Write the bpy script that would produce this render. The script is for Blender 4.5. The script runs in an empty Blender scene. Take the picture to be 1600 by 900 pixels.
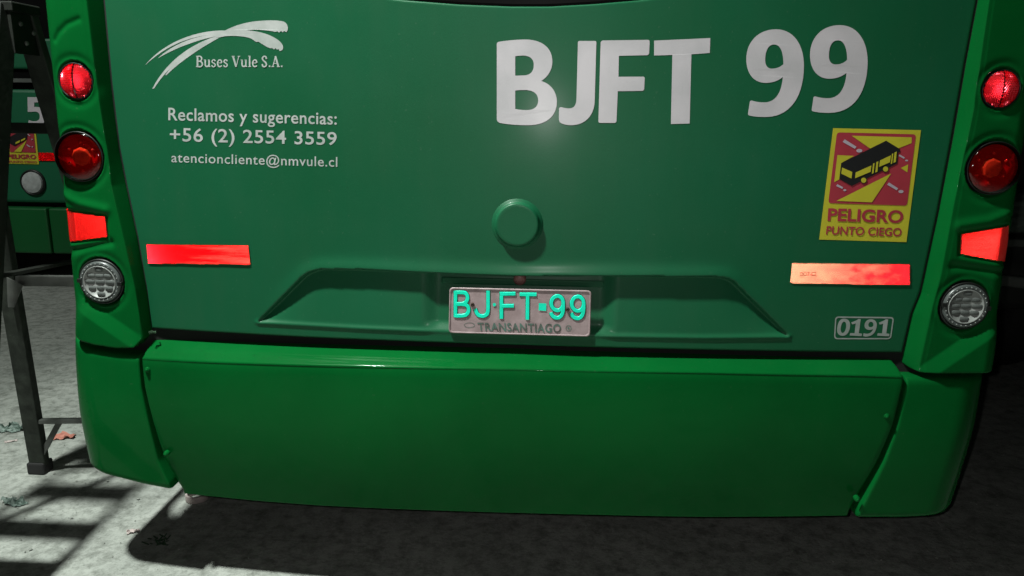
import bpy, math, random
import numpy as np
from mathutils import Matrix, Vector

random.seed(7); rng = np.random.default_rng(7)
scene = bpy.context.scene
COL = scene.collection

# ------------------------------------------------------------------ camera
FPX = 1186.0
YAW, PITCH, ROLL = math.radians(2.924), math.radians(13.0), math.radians(0.803)
CAM = np.array([0.0805, -1.84, 1.30])
_F = np.array([-math.sin(YAW)*math.cos(PITCH), math.cos(YAW)*math.cos(PITCH), -math.sin(PITCH)])
_R0 = np.array([math.cos(YAW), math.sin(YAW), 0.0]); _U0 = np.cross(_R0, _F)
_R = _R0*math.cos(ROLL) + _U0*math.sin(ROLL); _U = -_R0*math.sin(ROLL) + _U0*math.cos(ROLL)
cd = bpy.data.cameras.new('camera'); cam = bpy.data.objects.new('camera', cd); COL.objects.link(cam)
cd.sensor_width = 36; cd.lens = 36*FPX/1600; cd.clip_start = 0.02; cd.clip_end = 500
cam.matrix_world = Matrix(((_R[0], _U[0], -_F[0], CAM[0]), (_R[1], _U[1], -_F[1], CAM[1]), (_R[2], _U[2], -_F[2], CAM[2]), (0, 0, 0, 1)))
scene.camera = cam

# ------------------------------------------------------------------ night light: dim ambient, one yard floodlight, an added fill spot, the phone's flash
w = bpy.data.worlds.new('World'); scene.world = w; w.use_nodes = True
w.node_tree.nodes['Background'].inputs[0].default_value = (0.55, 0.62, 0.60, 1)
w.node_tree.nodes['Background'].inputs[1].default_value = 0.009

def lamp(name, kind, loc, power, color, target=None, **kw):
    l = bpy.data.lights.new(name, kind); l.energy = power; l.color = color
    for k, v in kw.items(): setattr(l, k, v)
    o = bpy.data.objects.new(name, l); COL.objects.link(o); o.location = loc
    if target is not None:
        o.rotation_euler = (Vector(target)-Vector(loc)).to_track_quat('-Z', 'Y').to_euler()
    return o
FLOOD = (-1.50, -0.92, 4.35)
lamp('floodlight', 'SPOT', FLOOD, 1400, (0.93, 1.0, 0.94), target=(-0.55, -0.15, 0.4), spot_size=math.radians(88), spot_blend=1.0, shadow_soft_size=0.115)
lamp('bus2_fill_spot', 'SPOT', (-4.3, 0.2, 4.6), 430, (0.95, 1.0, 0.95), target=(-4.2, 3.3, 0.9), spot_size=math.radians(58), spot_blend=1.0, shadow_soft_size=0.1)  # added fill with no visible source, brightens the second bus and nearby ground
lamp('phone_flash', 'POINT', tuple(CAM + _R*(-0.022) + _U*0.012 + _F*0.02), 23, (1.0, 0.97, 0.95), shadow_soft_size=0.008)

scene.view_settings.view_transform = 'Standard'; scene.view_settings.look = 'None'
scene.view_settings.gamma = 1; scene.view_settings.exposure = 0.0; scene.view_settings.use_curve_mapping = False

# ------------------------------------------------------------------ pixel helpers: direction from the photo, distance from the surface hit
def ray(px, py):
    px = np.asarray(px, float); py = np.asarray(py, float)
    return _F + ((px-800)/FPX)[..., None]*_R - ((py-450)/FPX)[..., None]*_U
def on_y(px, py, fy):
    d = ray(px, py); Y = np.zeros(d.shape[:-1])
    for _ in range(8):
        t = (Y-CAM[1])/d[..., 1]; p = CAM + d*t[..., None]; Y = fy(p[..., 0], p[..., 2]) if callable(fy) else np.full_like(Y, fy)
    t = (Y-CAM[1])/d[..., 1]
    return CAM + d*t[..., None]
def on_z(px, py, z=0.0):
    d = ray(px, py); t = (z-CAM[2])/d[..., 2]
    return CAM + d*t[..., None]
def on_x(px, py, X):
    d = ray(px, py); t = (X-CAM[0])/d[..., 0]
    return CAM + d*t[..., None]
def f_panel(x, z): return 0.045*np.asarray(x)**2
def pw(pts, fy=f_panel):
    a = np.array(pts, float); return on_y(a[:, 0], a[:, 1], fy)

# ------------------------------------------------------------------ materials
def mat(name, color, rough=0.5, metal=0.0, spec=0.5, coat=0.0, var=0.0, vscale=6.0, bump=0.0, bscale=80.0, color2=None, rvar=0.0, speck=0.0, trans=0.0, crough=0.06, streak=0.0):
    m = bpy.data.materials.new(name); m.use_nodes = True
    nt = m.node_tree; b = nt.nodes['Principled BSDF']
    b.inputs['Base Color'].default_value = (*color, 1); b.inputs['Roughness'].default_value = rough
    b.inputs['Metallic'].default_value = metal; b.inputs['Specular IOR Level'].default_value = spec
    b.inputs['Coat Weight'].default_value = coat; b.inputs['Coat Roughness'].default_value = crough
    tc = nt.nodes.new('ShaderNodeTexCoord')
    out = None
    def noise(scale, detail=5):
        n = nt.nodes.new('ShaderNodeTexNoise'); n.inputs['Scale'].default_value = scale; n.inputs['Detail'].default_value = detail
        nt.links.new(tc.outputs['Object'], n.inputs['Vector']); return n
    if var > 0 or color2:
        c2 = color2 or tuple(c*(1-var) for c in color)
        n = noise(vscale); r = nt.nodes.new('ShaderNodeValToRGB')
        r.color_ramp.elements[0].position = 0.32; r.color_ramp.elements[1].position = 0.68
        r.color_ramp.elements[0].color = (*c2, 1); r.color_ramp.elements[1].color = (*color, 1)
        nt.links.new(n.outputs['Fac'], r.inputs['Fac']); out = r.outputs['Color']
    if streak > 0:                                   # vertical wash marks and rubbed-in dust
        mp = nt.nodes.new('ShaderNodeMapping'); mp.inputs['Scale'].default_value = (26, 26, 1.6); nt.links.new(tc.outputs['Object'], mp.inputs['Vector'])
        n = nt.nodes.new('ShaderNodeTexNoise'); n.inputs['Scale'].default_value = 1.0; n.inputs['Detail'].default_value = 6; nt.links.new(mp.outputs[0], n.inputs['Vector'])
        n2 = noise(7, 8); mm = nt.nodes.new('ShaderNodeMath'); mm.operation = 'MULTIPLY'; nt.links.new(n.outputs['Fac'], mm.inputs[0]); nt.links.new(n2.outputs['Fac'], mm.inputs[1])
        r = nt.nodes.new('ShaderNodeMapRange'); r.inputs['From Min'].default_value = .22; r.inputs['From Max'].default_value = .42; r.inputs['To Max'].default_value = streak; nt.links.new(mm.outputs[0], r.inputs['Value'])
        mx = nt.nodes.new('ShaderNodeMix'); mx.data_type = 'RGBA'; nt.links.new(r.outputs['Result'], mx.inputs['Factor'])
        if out: nt.links.new(out, mx.inputs['A'])
        else: mx.inputs['A'].default_value = (*color, 1)
        mx.inputs['B'].default_value = (0.09, 0.11, 0.085, 1); out = mx.outputs['Result']
    if speck > 0:
        n = noise(140, 2); r = nt.nodes.new('ShaderNodeValToRGB')
        r.color_ramp.elements[0].position = 0.70; r.color_ramp.elements[1].position = 0.76
        r.color_ramp.elements[0].color = (0, 0, 0, 1); r.color_ramp.elements[1].color = (speck, speck, speck, 1)
        nt.links.new(n.outputs['Fac'], r.inputs['Fac'])
        mx = nt.nodes.new('ShaderNodeMix'); mx.data_type = 'RGBA'
        nt.links.new(r.outputs['Color'], mx.inputs['Factor'])
        if out: nt.links.new(out, mx.inputs['A'])
        else: mx.inputs['A'].default_value = (*color, 1)
        mx.inputs['B'].default_value = (0.30, 0.32, 0.28, 1); out = mx.outputs['Result']
    if out: nt.links.new(out, b.inputs['Base Color'])
    if rvar > 0:
        n = noise(vscale*2.3); mr = nt.nodes.new('ShaderNodeMapRange')
        mr.inputs['From Min'].default_value = 0.3; mr.inputs['From Max'].default_value = 0.7
        mr.inputs['To Min'].default_value = max(0.02, rough-rvar); mr.inputs['To Max'].default_value = rough+rvar
        nt.links.new(n.outputs['Fac'], mr.inputs['Value']); nt.links.new(mr.outputs['Result'], b.inputs['Roughness'])
    if bump > 0:
        n = noise(bscale, 3); bp = nt.nodes.new('ShaderNodeBump'); bp.inputs['Strength'].default_value = bump; bp.inputs['Distance'].default_value = 0.002
        nt.links.new(n.outputs['Fac'], bp.inputs['Height']); nt.links.new(bp.outputs['Normal'], b.inputs['Normal'])
    if trans: b.inputs['Transmission Weight'].default_value = trans
    return m
def retro_mat(name, color, dif, g_rough, glare_end=None, grad=None, stretch=(1, 1, 1)):
    """prismatic reflector: diffuse plastic plus mirror-like prism faces (the corner-cube prisms themselves are geometry)"""
    m = bpy.data.materials.new(name); m.use_nodes = True; nt = m.node_tree; nt.nodes.clear()
    o = nt.nodes.new('ShaderNodeOutputMaterial'); mx = nt.nodes.new('ShaderNodeMixShader')
    d = nt.nodes.new('ShaderNodeBsdfDiffuse'); g = nt.nodes.new('ShaderNodeBsdfGlossy')
    d.inputs['Color'].default_value = (*color, 1); g.inputs['Roughness'].default_value = g_rough
    g.inputs['Color'].default_value = (*[c**(1/3) for c in color], 1)
    if glare_end:
        tc = nt.nodes.new('ShaderNodeTexCoord'); n = nt.nodes.new('ShaderNodeTexNoise'); n.inputs['Scale'].default_value = 14
        mp = nt.nodes.new('ShaderNodeMapping'); mp.inputs['Scale'].default_value = stretch; n.inputs['Detail'].default_value = 7; n.inputs['Roughness'].default_value = .7
        nt.links.new(tc.outputs['Object'], mp.inputs['Vector']); nt.links.new(mp.outputs[0], n.inputs['Vector'])
        r = nt.nodes.new('ShaderNodeValToRGB'); r.color_ramp.elements[0].position = .42; r.color_ramp.elements[1].position = .80
        r.color_ramp.elements[0].color = (*color, 1); r.color_ramp.elements[1].color = (*glare_end, 1)
        sx = nt.nodes.new('ShaderNodeSeparateXYZ'); nt.links.new(tc.outputs['Object'], sx.inputs[0])      # flash glare painted in: tape colour paler towards one end
        mr = nt.nodes.new('ShaderNodeMapRange'); mr.inputs['From Min'].default_value = grad[0]; mr.inputs['From Max'].default_value = grad[1]; mr.inputs['To Min'].default_value = grad[2]; mr.inputs['To Max'].default_value = grad[3]
        nt.links.new(sx.outputs['X'], mr.inputs['Value']); ad = nt.nodes.new('ShaderNodeMath'); ad.operation = 'ADD'
        nt.links.new(n.outputs['Fac'], ad.inputs[0]); nt.links.new(mr.outputs['Result'], ad.inputs[1]); nt.links.new(ad.outputs[0], r.inputs['Fac'])
        nt.links.new(r.outputs['Color'], d.inputs['Color'])
        gm = nt.nodes.new('ShaderNodeGamma'); gm.inputs['Gamma'].default_value = 1/3; nt.links.new(r.outputs['Color'], gm.inputs['Color']); nt.links.new(gm.outputs[0], g.inputs['Color'])
    mx.inputs[0].default_value = 1-dif
    nt.links.new(d.outputs[0], mx.inputs[1]); nt.links.new(g.outputs[0], mx.inputs[2]); nt.links.new(mx.outputs[0], o.inputs[0])
    return m
def lens_mat(name, tint, gloss=0.12):
    """thin coloured lens: tinted see-through plastic with a clear gloss"""
    m = bpy.data.materials.new(name); m.use_nodes = True; nt = m.node_tree; nt.nodes.clear()
    o = nt.nodes.new('ShaderNodeOutputMaterial'); mx = nt.nodes.new('ShaderNodeMixShader')
    t = nt.nodes.new('ShaderNodeBsdfTransparent'); t.inputs[0].default_value = (*tint, 1)
    g = nt.nodes.new('ShaderNodeBsdfGlossy'); g.inputs['Roughness'].default_value = 0.06; g.inputs['Color'].default_value = (1, 1, 1, 1)
    fr = nt.nodes.new('ShaderNodeFresnel'); fr.inputs[0].default_value = 1.5
    nt.links.new(fr.outputs[0], mx.inputs[0]); nt.links.new(t.outputs[0], mx.inputs[1]); nt.links.new(g.outputs[0], mx.inputs[2]); nt.links.new(mx.outputs[0], o.inputs[0])
    return m

M = {}
M['paint'] = mat('green_gloss_paint', (0.002, 0.096, 0.018), rough=0.26, spec=0.02, coat=0.12, var=0.24, vscale=2.4, rvar=0.07, speck=0.04, streak=0.012, bump=0.05, bscale=25)
M['vinyl'] = mat('green_vinyl', (0.006, 0.094, 0.040), rough=0.46, spec=0.22, coat=0.10, crough=0.20, color2=(0.006, 0.084, 0.033), vscale=2.2, rvar=0.06, speck=0.06, streak=0.035, bump=0.10, bscale=420)
M['white'] = mat('white_vinyl', (0.56, 0.52, 0.55), rough=0.45, coat=0.12, crough=0.20, speck=0.10, color2=(0.45, 0.43, 0.45), vscale=9, bump=0.08, bscale=300)
M['white2'] = mat('worn_white_vinyl', (0.45, 0.46, 0.45), rough=0.5, color2=(0.33, 0.36, 0.34), vscale=30)
M['grey_num'] = mat('grey_vinyl', (0.34, 0.36, 0.35), rough=0.5, color2=(0.25, 0.29, 0.26), vscale=40)
M['yellow'] = mat('yellow_sticker', (0.52, 0.47, 0.028), rough=0.5, var=0.12, vscale=12)
M['red_print'] = mat('red_print', (0.38, 0.032, 0.05), rough=0.5, var=0.15, vscale=14)
M['black_print'] = mat('black_print', (0.008, 0.008, 0.009), rough=0.5)
M['grey_print'] = mat('grey_print', (0.42, 0.36, 0.42), rough=0.5)
M['black'] = mat('black_plastic', (0.006, 0.007, 0.006), rough=0.45)
M['dark'] = mat('dark_underbody', (0.004, 0.005, 0.004), rough=0.9)
M['rubber'] = mat('tyre_rubber', (0.012, 0.012, 0.012), rough=0.85, var=0.3, bump=0.3)
M['glass'] = mat('dark_window_glass', (0.004, 0.004, 0.004), rough=0.25, spec=0.25)
M['plate'] = mat('licence_plate_sheet', (0.42, 0.315, 0.325), rough=0.42, color2=(0.29, 0.21, 0.215), vscale=30, streak=0.10, speck=0.15, bump=0.2, bscale=90, rvar=0.08)
M['plate_green'] = mat('plate_green_enamel', (0.0, 0.95, 0.64), rough=0.35, color2=(0.0, 0.80, 0.52), vscale=30)
M['plate_edge'] = mat('plate_dark_outline', (0.03, 0.05, 0.045), rough=0.5)
M['plate_dark'] = mat('plate_worn_lettering', (0.075, 0.058, 0.052), rough=0.55, color2=(0.10, 0.20, 0.165), vscale=55)
M['plate_worn'] = mat('plate_worn_green', (0.02, 0.35, 0.25), rough=0.5, color2=(0.08, 0.08, 0.07), vscale=120)
M['rust'] = mat('rusty_bolt', (0.05, 0.025, 0.018), rough=0.8, var=0.5, vscale=200)
M['retro_tape'] = retro_mat('red_prismatic_tape', (0.96, 0.003, 0.006), 0.36, 0.13, glare_end=(0.98, 0.14, 0.10), grad=(-.93, -.66, -.16, .12), stretch=(.35, 1, 5.5))  # peach streaks paint flash overexposure into the red
M['retro_tape_pale'] = retro_mat('flash_bleached_red_prismatic_tape', (0.97, 0.34, 0.19), 0.26, 0.13, glare_end=(0.96, 0.02, 0.03), grad=(.70, .96, -.14, .40), stretch=(1.5, 1, 2.5))  # pale peach is painted flash overexposure, running to plain red at one end
M['retro_quad'] = retro_mat('red_reflector_plastic', (0.95, 0.003, 0.002), 0.45, 0.18)
M['retro_lamp'] = retro_mat('red_prism_lens', (0.95, 0.02, 0.035), 0.28, 0.11)
M['retro_lamp2'] = retro_mat('red_prism_lens_outer', (0.85, 0.002, 0.006), 0.6, 0.2)
M['red_base'] = mat('red_reflector_base', (0.85, 0.006, 0.006), rough=0.3)
M['red_lens'] = lens_mat('dark_red_lens', (0.74, 0.19, 0.18))
M['tail_bowl'] = mat('tail_lamp_reflector', (0.46, 0.010, 0.028), rough=0.3, metal=0.0)
M['tail_led'] = mat('orange_led_cluster', (1.0, 0.55, 0.2), rough=0.5, var=0.3, vscale=120)
M['tail_dot'] = mat('tail_lamp_facet', (0.95, 0.3, 0.25), rough=0.15, metal=0.4)
M['clear_lens'] = mat('clear_lamp_lens', (0.11, 0.12, 0.115), rough=0.36, spec=0.35, var=0.25, vscale=60, bump=0.3, bscale=300)
M['white_lens'] = mat('milky_lamp_lens', (0.42, 0.44, 0.43), rough=0.4, var=0.25, vscale=40)
M['clear_rim'] = mat('clear_lamp_rim', (0.07, 0.08, 0.077), rough=0.3, spec=0.6)
M['clear_seam'] = mat('clear_lamp_seam', (0.22, 0.23, 0.22), rough=0.4)
M['steel'] = mat('grey_ladder_metal', (0.12, 0.125, 0.115), rough=0.55, metal=0.3, var=0.45, vscale=18, bump=0.2)
M['steel_dark'] = mat('dark_ladder_metal', (0.012, 0.014, 0.011), rough=0.6, spec=0.25, var=0.5, vscale=22, speck=0.10, bump=0.2)
M['steel_leg'] = mat('olive_grey_ladder_leg', (0.040, 0.047, 0.038), rough=0.65, spec=0.2, var=0.6, vscale=26, speck=0.12, bump=0.3)
M['bus2'] = mat('dull_green_bus_paint', (0.008, 0.115, 0.05), rough=0.45, var=0.15, vscale=2)
M['bus2_low'] = mat('green_bumper_paint', (0.006, 0.10, 0.024), rough=0.4, var=0.15, vscale=2)
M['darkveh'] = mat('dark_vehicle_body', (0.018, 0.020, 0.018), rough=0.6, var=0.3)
M['darktrim'] = mat('grey_vehicle_trim', (0.09, 0.10, 0.09), rough=0.6, var=0.3)
M['tarp'] = mat('grey_green_tarpaulin', (0.10, 0.13, 0.11), rough=0.75, var=0.3, vscale=14, bump=0.3)
M['paper'] = mat('pale_cardboard', (0.52, 0.44, 0.42), rough=0.8, var=0.2, vscale=60)
M['pinkscrap'] = mat('salmon_scrap', (0.50, 0.20, 0.15), rough=0.8, var=0.3, vscale=60)
M['leaf'] = mat('dark_green_scraps', (0.03, 0.075, 0.035), rough=0.8, var=0.5, vscale=60)
M['rag'] = mat('greenish_plastic_scrap', (0.22, 0.28, 0.25), rough=0.5, color2=(0.02, 0.05, 0.035), vscale=40)

def concrete():
    m = bpy.data.materials.new('yard_concrete'); m.use_nodes = True; nt = m.node_tree; b = nt.nodes['Principled BSDF']
    tc = nt.nodes.new('ShaderNodeTexCoord')
    def N(s, d=6, ro=.6):
        n = nt.nodes.new('ShaderNodeTexNoise'); n.inputs['Scale'].default_value = s; n.inputs['Detail'].default_value = d; n.inputs['Roughness'].default_value = ro
        nt.links.new(tc.outputs['Object'], n.inputs['Vector']); return n
    def ramp(n, p0, c0, p1, c1):
        r = nt.nodes.new('ShaderNodeValToRGB'); r.color_ramp.elements[0].position = p0; r.color_ramp.elements[1].position = p1
        r.color_ramp.elements[0].color = (*c0, 1); r.color_ramp.elements[1].color = (*c1, 1); nt.links.new(n.outputs['Fac'], r.inputs['Fac']); return r
    def mul(a, c, fac=1.0):
        x = nt.nodes.new('ShaderNodeMix'); x.data_type = 'RGBA'; x.blend_type = 'MULTIPLY'; x.inputs['Factor'].default_value = fac
        nt.links.new(a, x.inputs['A']); nt.links.new(c, x.inputs['B']); return x.outputs['Result']
    a = ramp(N(3.0), .3, (.265, .28, .255), .7, (.41, .425, .39))
    bb = ramp(N(22, 8, .7), .34, (.40, .41, .39), .56, (1, 1, 1))
    c = ramp(N(120, 4, .7), .32, (.5, .5, .5), .48, (1, 1, 1))
    d = ramp(N(9, 6, .75), .30, (.32, .32, .30), .46, (1, 1, 1))
    col = mul(mul(mul(a.outputs[0], bb.outputs[0], .8), c.outputs[0], .55), d.outputs[0], .7)
    # hairline cracks
    vo = nt.nodes.new('ShaderNodeTexVoronoi'); vo.feature = 'DISTANCE_TO_EDGE'; vo.inputs['Scale'].default_value = 0.9
    dn = N(4, 4); mv = nt.nodes.new('ShaderNodeMix'); mv.data_type = 'VECTOR'; mv.inputs['Factor'].default_value = .25
    nt.links.new(tc.outputs['Object'], mv.inputs['A']); nt.links.new(dn.outputs['Color'], mv.inputs['B']); nt.links.new(mv.outputs['Result'], vo.inputs['Vector'])
    cr = nt.nodes.new('ShaderNodeValToRGB'); cr.color_ramp.elements[0].position = .0; cr.color_ramp.elements[1].position = .004
    cr.color_ramp.elements[0].color = (.35, .35, .33, 1); cr.color_ramp.elements[1].color = (1, 1, 1, 1)
    nt.links.new(vo.outputs['Distance'], cr.inputs['Fac'])
    col = mul(col, cr.outputs[0], .3)
    nt.links.new(col, b.inputs['Base Color']); b.inputs['Roughness'].default_value = .85; b.inputs['Specular IOR Level'].default_value = .3
    bp = nt.nodes.new('ShaderNodeBump'); bp.inputs['Strength'].default_value = .55; bp.inputs['Distance'].default_value = .006
    ad = nt.nodes.new('ShaderNodeMath'); ad.operation = 'ADD'
    nt.links.new(N(60, 8, .7).outputs['Fac'], ad.inputs[0]); nt.links.new(N(14, 4).outputs['Fac'], ad.inputs[1]); nt.links.new(ad.outputs[0], bp.inputs['Height'])
    nt.links.new(bp.outputs['Normal'], b.inputs['Normal'])
    return m
M['ground'] = concrete()

# ------------------------------------------------------------------ object helpers
def link(name, me, m, parent=None, smooth=False):
    o = bpy.data.objects.new(name, me); COL.objects.link(o)
    if m is not None: me.materials.clear(); me.materials.append(m)
    if smooth: me.polygons.foreach_set('use_smooth', [True]*len(me.polygons))
    if parent is not None: o.parent = parent
    return o
def mesh(name, verts, faces, m, parent=None, smooth=False):
    me = bpy.data.meshes.new(name); me.from_pydata([tuple(map(float, v)) for v in verts], [], [tuple(int(i) for i in f) for f in faces]); me.update()
    return link(name, me, m, parent, smooth)
def tag(o, label=None, cat=None, group=None, kind=None):
    if label: o['label'] = label
    if cat: o['category'] = cat
    if group: o['group'] = group
    if kind: o['kind'] = kind
    return o
def thing(name, loc, label, cat, group=None):
    o = bpy.data.objects.new(name, None); COL.objects.link(o); o.empty_display_size = .1
    tag(o, label, cat, group); return o          # kept at the origin; parts carry world coordinates
class MB:
    def __init__(s): s.v = []; s.f = []
    def add(s, v, f):
        n = len(s.v); s.v += [tuple(map(float, q)) for q in v]; s.f += [tuple(i+n for i in q) for q in f]; return s
    def box(s, a, b):
        (x0, y0, z0), (x1, y1, z1) = a, b
        return s.add([(x0,y0,z0),(x1,y0,z0),(x1,y1,z0),(x0,y1,z0),(x0,y0,z1),(x1,y0,z1),(x1,y1,z1),(x0,y1,z1)],
                     [(0,3,2,1),(4,5,6,7),(0,1,5,4),(1,2,6,5),(2,3,7,6),(3,0,4,7)])
    def bar(s, p0, p1, wx, wy, up=(0, 1, 0)):
        p0 = Vector(p0); p1 = Vector(p1); d = (p1-p0).normalized(); u = Vector(up); a = d.cross(u).normalized(); b = a.cross(d).normalized()
        q = []
        for p in (p0, p1):
            for sa, sb in ((-1,-1),(1,-1),(1,1),(-1,1)): q.append(p + a*sa*wx/2 + b*sb*wy/2)
        return s.add(q, [(0,1,2,3),(7,6,5,4),(0,4,5,1),(1,5,6,2),(2,6,7,3),(3,7,4,0)])
    def build(s, name, m, parent=None, smooth=False, bevel=0.0):
        o = mesh(name, s.v, s.f, m, parent, smooth)
        if bevel:
            bm = o.modifiers.new('bevel', 'BEVEL'); bm.width = bevel; bm.segments = 2; bm.limit_method = 'ANGLE'
        return o
def grid_mesh(name, X, Y, Z, m, parent=None, flip=False):
    nv, nu = X.shape; V = np.stack([X, Y, Z], -1).reshape(-1, 3)
    i = np.arange(nv*nu).reshape(nv, nu)
    q = np.stack([i[:-1, :-1], i[:-1, 1:], i[1:, 1:], i[1:, :-1]], -1).reshape(-1, 4)
    if flip: q = q[:, ::-1]
    me = bpy.data.meshes.new(name); me.vertices.add(len(V)); me.vertices.foreach_set('co', V.ravel())
    me.loops.add(q.size); me.loops.foreach_set('vertex_index', q.ravel().astype(np.int32))
    me.polygons.add(len(q)); me.polygons.foreach_set('loop_start', (np.arange(len(q))*4).astype(np.int32))
    me.update(calc_edges=True); me.validate()
    return link(name, me, m, parent, True)
def lathe(name, prof, center, axis, m, parent=None, seg=48, smooth=True):
    """prof: (radius, height along axis) list; axis = outward direction"""
    ax = Vector(axis).normalized(); a = ax.orthogonal().normalized(); b = ax.cross(a); c = Vector(center); V = []; Fc = []
    for r, h in prof:
        for k in range(seg):
            t = 2*math.pi*k/seg; V.append(c + ax*h + a*(r*math.cos(t)) + b*(r*math.sin(t)))
    for i in range(len(prof)-1):
        for k in range(seg):
            Fc.append((i*seg+k, i*seg+(k+1) % seg, (i+1)*seg+(k+1) % seg, (i+1)*seg+k))
    if prof[-1][0] < .02 or True:
        Fc.append(tuple((len(prof)-1)*seg+k for k in range(seg)))
    return mesh(name, V, Fc, m, parent, smooth)

# flat outlines -> filled mesh -> laid on a surface
def parse(path):
    tok = path.replace(',', ' ').split(); i = 0; out = []; cur = None; cmd = None; poly = []
    def num():
        nonlocal i; v = (float(tok[i]), float(tok[i+1])); i += 2; return v
    while i < len(tok):
        if tok[i] in 'MLQCZ': cmd = tok[i]; i += 1
        if cmd == 'M': poly = [num()]; cur = poly[0]; cmd = 'L'
        elif cmd == 'L': cur = num(); poly.append(cur)
        elif cmd == 'Q':
            a = num(); b = num()
            for k in range(1, 7):
                t = k/6; poly.append(tuple((1-t)**2*cur[j]+2*t*(1-t)*a[j]+t*t*b[j] for j in (0, 1)))
            cur = b
        elif cmd == 'C':
            a = num(); b = num(); c = num()
            for k in range(1, 15):
                t = k/14; poly.append(tuple((1-t)**3*cur[j]+3*t*(1-t)**2*a[j]+3*t*t*(1-t)*b[j]+t**3*c[j] for j in (0, 1)))
            cur = c
        elif cmd == 'Z': out.append(poly); poly = []; cmd = None
    if poly: out.append(poly)
    return out
def circ(cx, cy, rx, ry=None, n=24):
    ry = ry or rx
    return [(cx+rx*math.cos(2*math.pi*k/n), cy+ry*math.sin(2*math.pi*k/n)) for k in range(n)]
def fill(polys, extr=0.0):
    c = bpy.data.curves.new('tmp', 'CURVE'); c.dimensions = '2D'; c.fill_mode = 'BOTH'
    for p in polys:
        q = [p[0]]
        for a in p[1:]:
            if abs(a[0]-q[-1][0])+abs(a[1]-q[-1][1]) > 1e-5: q.append(a)
        if abs(q[0][0]-q[-1][0])+abs(q[0][1]-q[-1][1]) < 1e-5: q.pop()
        s = c.splines.new('POLY'); s.points.add(len(q)-1)
        for k, (x, y) in enumerate(q): s.points[k].co = (x, -y, 0, 1)
        s.use_cyclic_u = True
    o = bpy.data.objects.new('tmp', c); COL.objects.link(o); dg = bpy.context.evaluated_depsgraph_get()
    me = bpy.data.meshes.new_from_object(o.evaluated_get(dg)); bpy.data.objects.remove(o); bpy.data.curves.remove(c)
    return me
def text_mesh(s, bold=0.0, spacing=1.0):
    c = bpy.data.curves.new('tmp', 'FONT'); c.body = s; c.size = 1; c.offset = bold; c.resolution_u = 4; c.space_character = spacing
    o = bpy.data.objects.new('tmp', c); COL.objects.link(o); dg = bpy.context.evaluated_depsgraph_get()
    me = bpy.data.meshes.new_from_object(o.evaluated_get(dg)); bpy.data.objects.remove(o); bpy.data.curves.remove(c)
    return me
def coords(me):
    a = np.empty(len(me.vertices)*3); me.vertices.foreach_get('co', a); return a.reshape(-1, 3)
def lay(name, me, PX, m, parent, fy, off, thick=0.0):
    """place flat mesh whose vertices are photo points PX (n,2) on the surface y = fy, `off` metres proud; optional thickness"""
    p = on_y(PX[:, 0], PX[:, 1], fy); p[:, 1] -= off
    me.vertices.foreach_set('co', p.ravel()); me.update()
    me.name = name; me.polygons.foreach_set('use_smooth', [False]*len(me.polygons))
    o = link(name, me, m, parent)
    if thick:
        s = o.modifiers.new('solid', 'SOLIDIFY'); s.thickness = thick; s.offset = 0
    return o
def shape(name, polys, scale, off_px, m, parent, fy, off, thick=0.0):
    me = fill(polys); a = coords(me)
    PX = np.stack([a[:, 0]/scale + off_px[0], -a[:, 1]/scale + off_px[1]], -1)
    return lay(name, me, PX, m, parent, fy, off, thick)
def text_quad(name, s, quad, m, parent, fy, off, bold=0.0, spacing=1.0, thick=0.0, split=False):
    """quad: TL,TR,BR,BL photo points of the ink box"""
    me = text_mesh(s, bold, spacing); a = coords(me); mn = a.min(0); mx = a.max(0)
    u = (a[:, 0]-mn[0])/(mx[0]-mn[0]); v = (mx[1]-a[:, 1])/(mx[1]-mn[1]); q = np.array(quad, float)
    PX = (q[0]*((1-u)*(1-v))[:, None] + q[1]*(u*(1-v))[:, None] + q[2]*(u*v)[:, None] + q[3]*((1-u)*v)[:, None])
    if split:                                                    # one part per word
        segs = [tuple(p.vertices) for p in me.polygons]; fx = np.array([a[list(f), 0].mean() for f in segs])
        xs_ = np.sort(a[:, 0]); cov = []
        iv = sorted((a[list(f), 0].min(), a[list(f), 0].max()) for f in segs); cur = list(iv[0])
        for p0, p1 in iv[1:]:
            if p0 > cur[1]+.16: cov.append(tuple(cur)); cur = [p0, p1]
            else: cur[1] = max(cur[1], p1)
        cov.append(tuple(cur))
        for c0, c1 in cov:
            fs = [f for f, x in zip(segs, fx) if c0-.01 <= x <= c1+.01]; used = sorted({i for f in fs for i in f}); mp = {v: k for k, v in enumerate(used)}
            sub = bpy.data.meshes.new(name); sub.from_pydata([(0, 0, 0)]*len(used), [], [tuple(mp[i] for i in f) for f in fs])
            o = lay(name, sub, PX[used], m, parent, fy, off, thick)
        return o
    return lay(name, me, PX, m, parent, fy, off, thick)
def zq(scale, ox, oy, *pts): return [(x/scale+ox, y/scale+oy) for x, y in pts]
def stroke_poly(pts, w, smooth=True):
    """ribbon outline (photo units) around a polyline"""
    P = np.array(pts, float)
    if smooth and len(P) > 2:
        Q = []
        for i in range(len(P)-1):
            p0 = P[max(i-1, 0)]; p1 = P[i]; p2 = P[i+1]; p3 = P[min(i+2, len(P)-1)]
            for t in np.linspace(0, 1, 6, endpoint=False):
                Q.append(.5*((2*p1)+(-p0+p2)*t+(2*p0-5*p1+4*p2-p3)*t*t+(-p0+3*p1-3*p2+p3)*t**3))
        Q.append(P[-1]); P = np.array(Q)
    T = np.gradient(P, axis=0); T /= np.linalg.norm(T, axis=1)[:, None]; Nn = np.stack([-T[:, 1], T[:, 0]], -1)
    return [tuple(q) for q in (P+Nn*w/2)] + [tuple(q) for q in (P-Nn*w/2)[::-1]]
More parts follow.
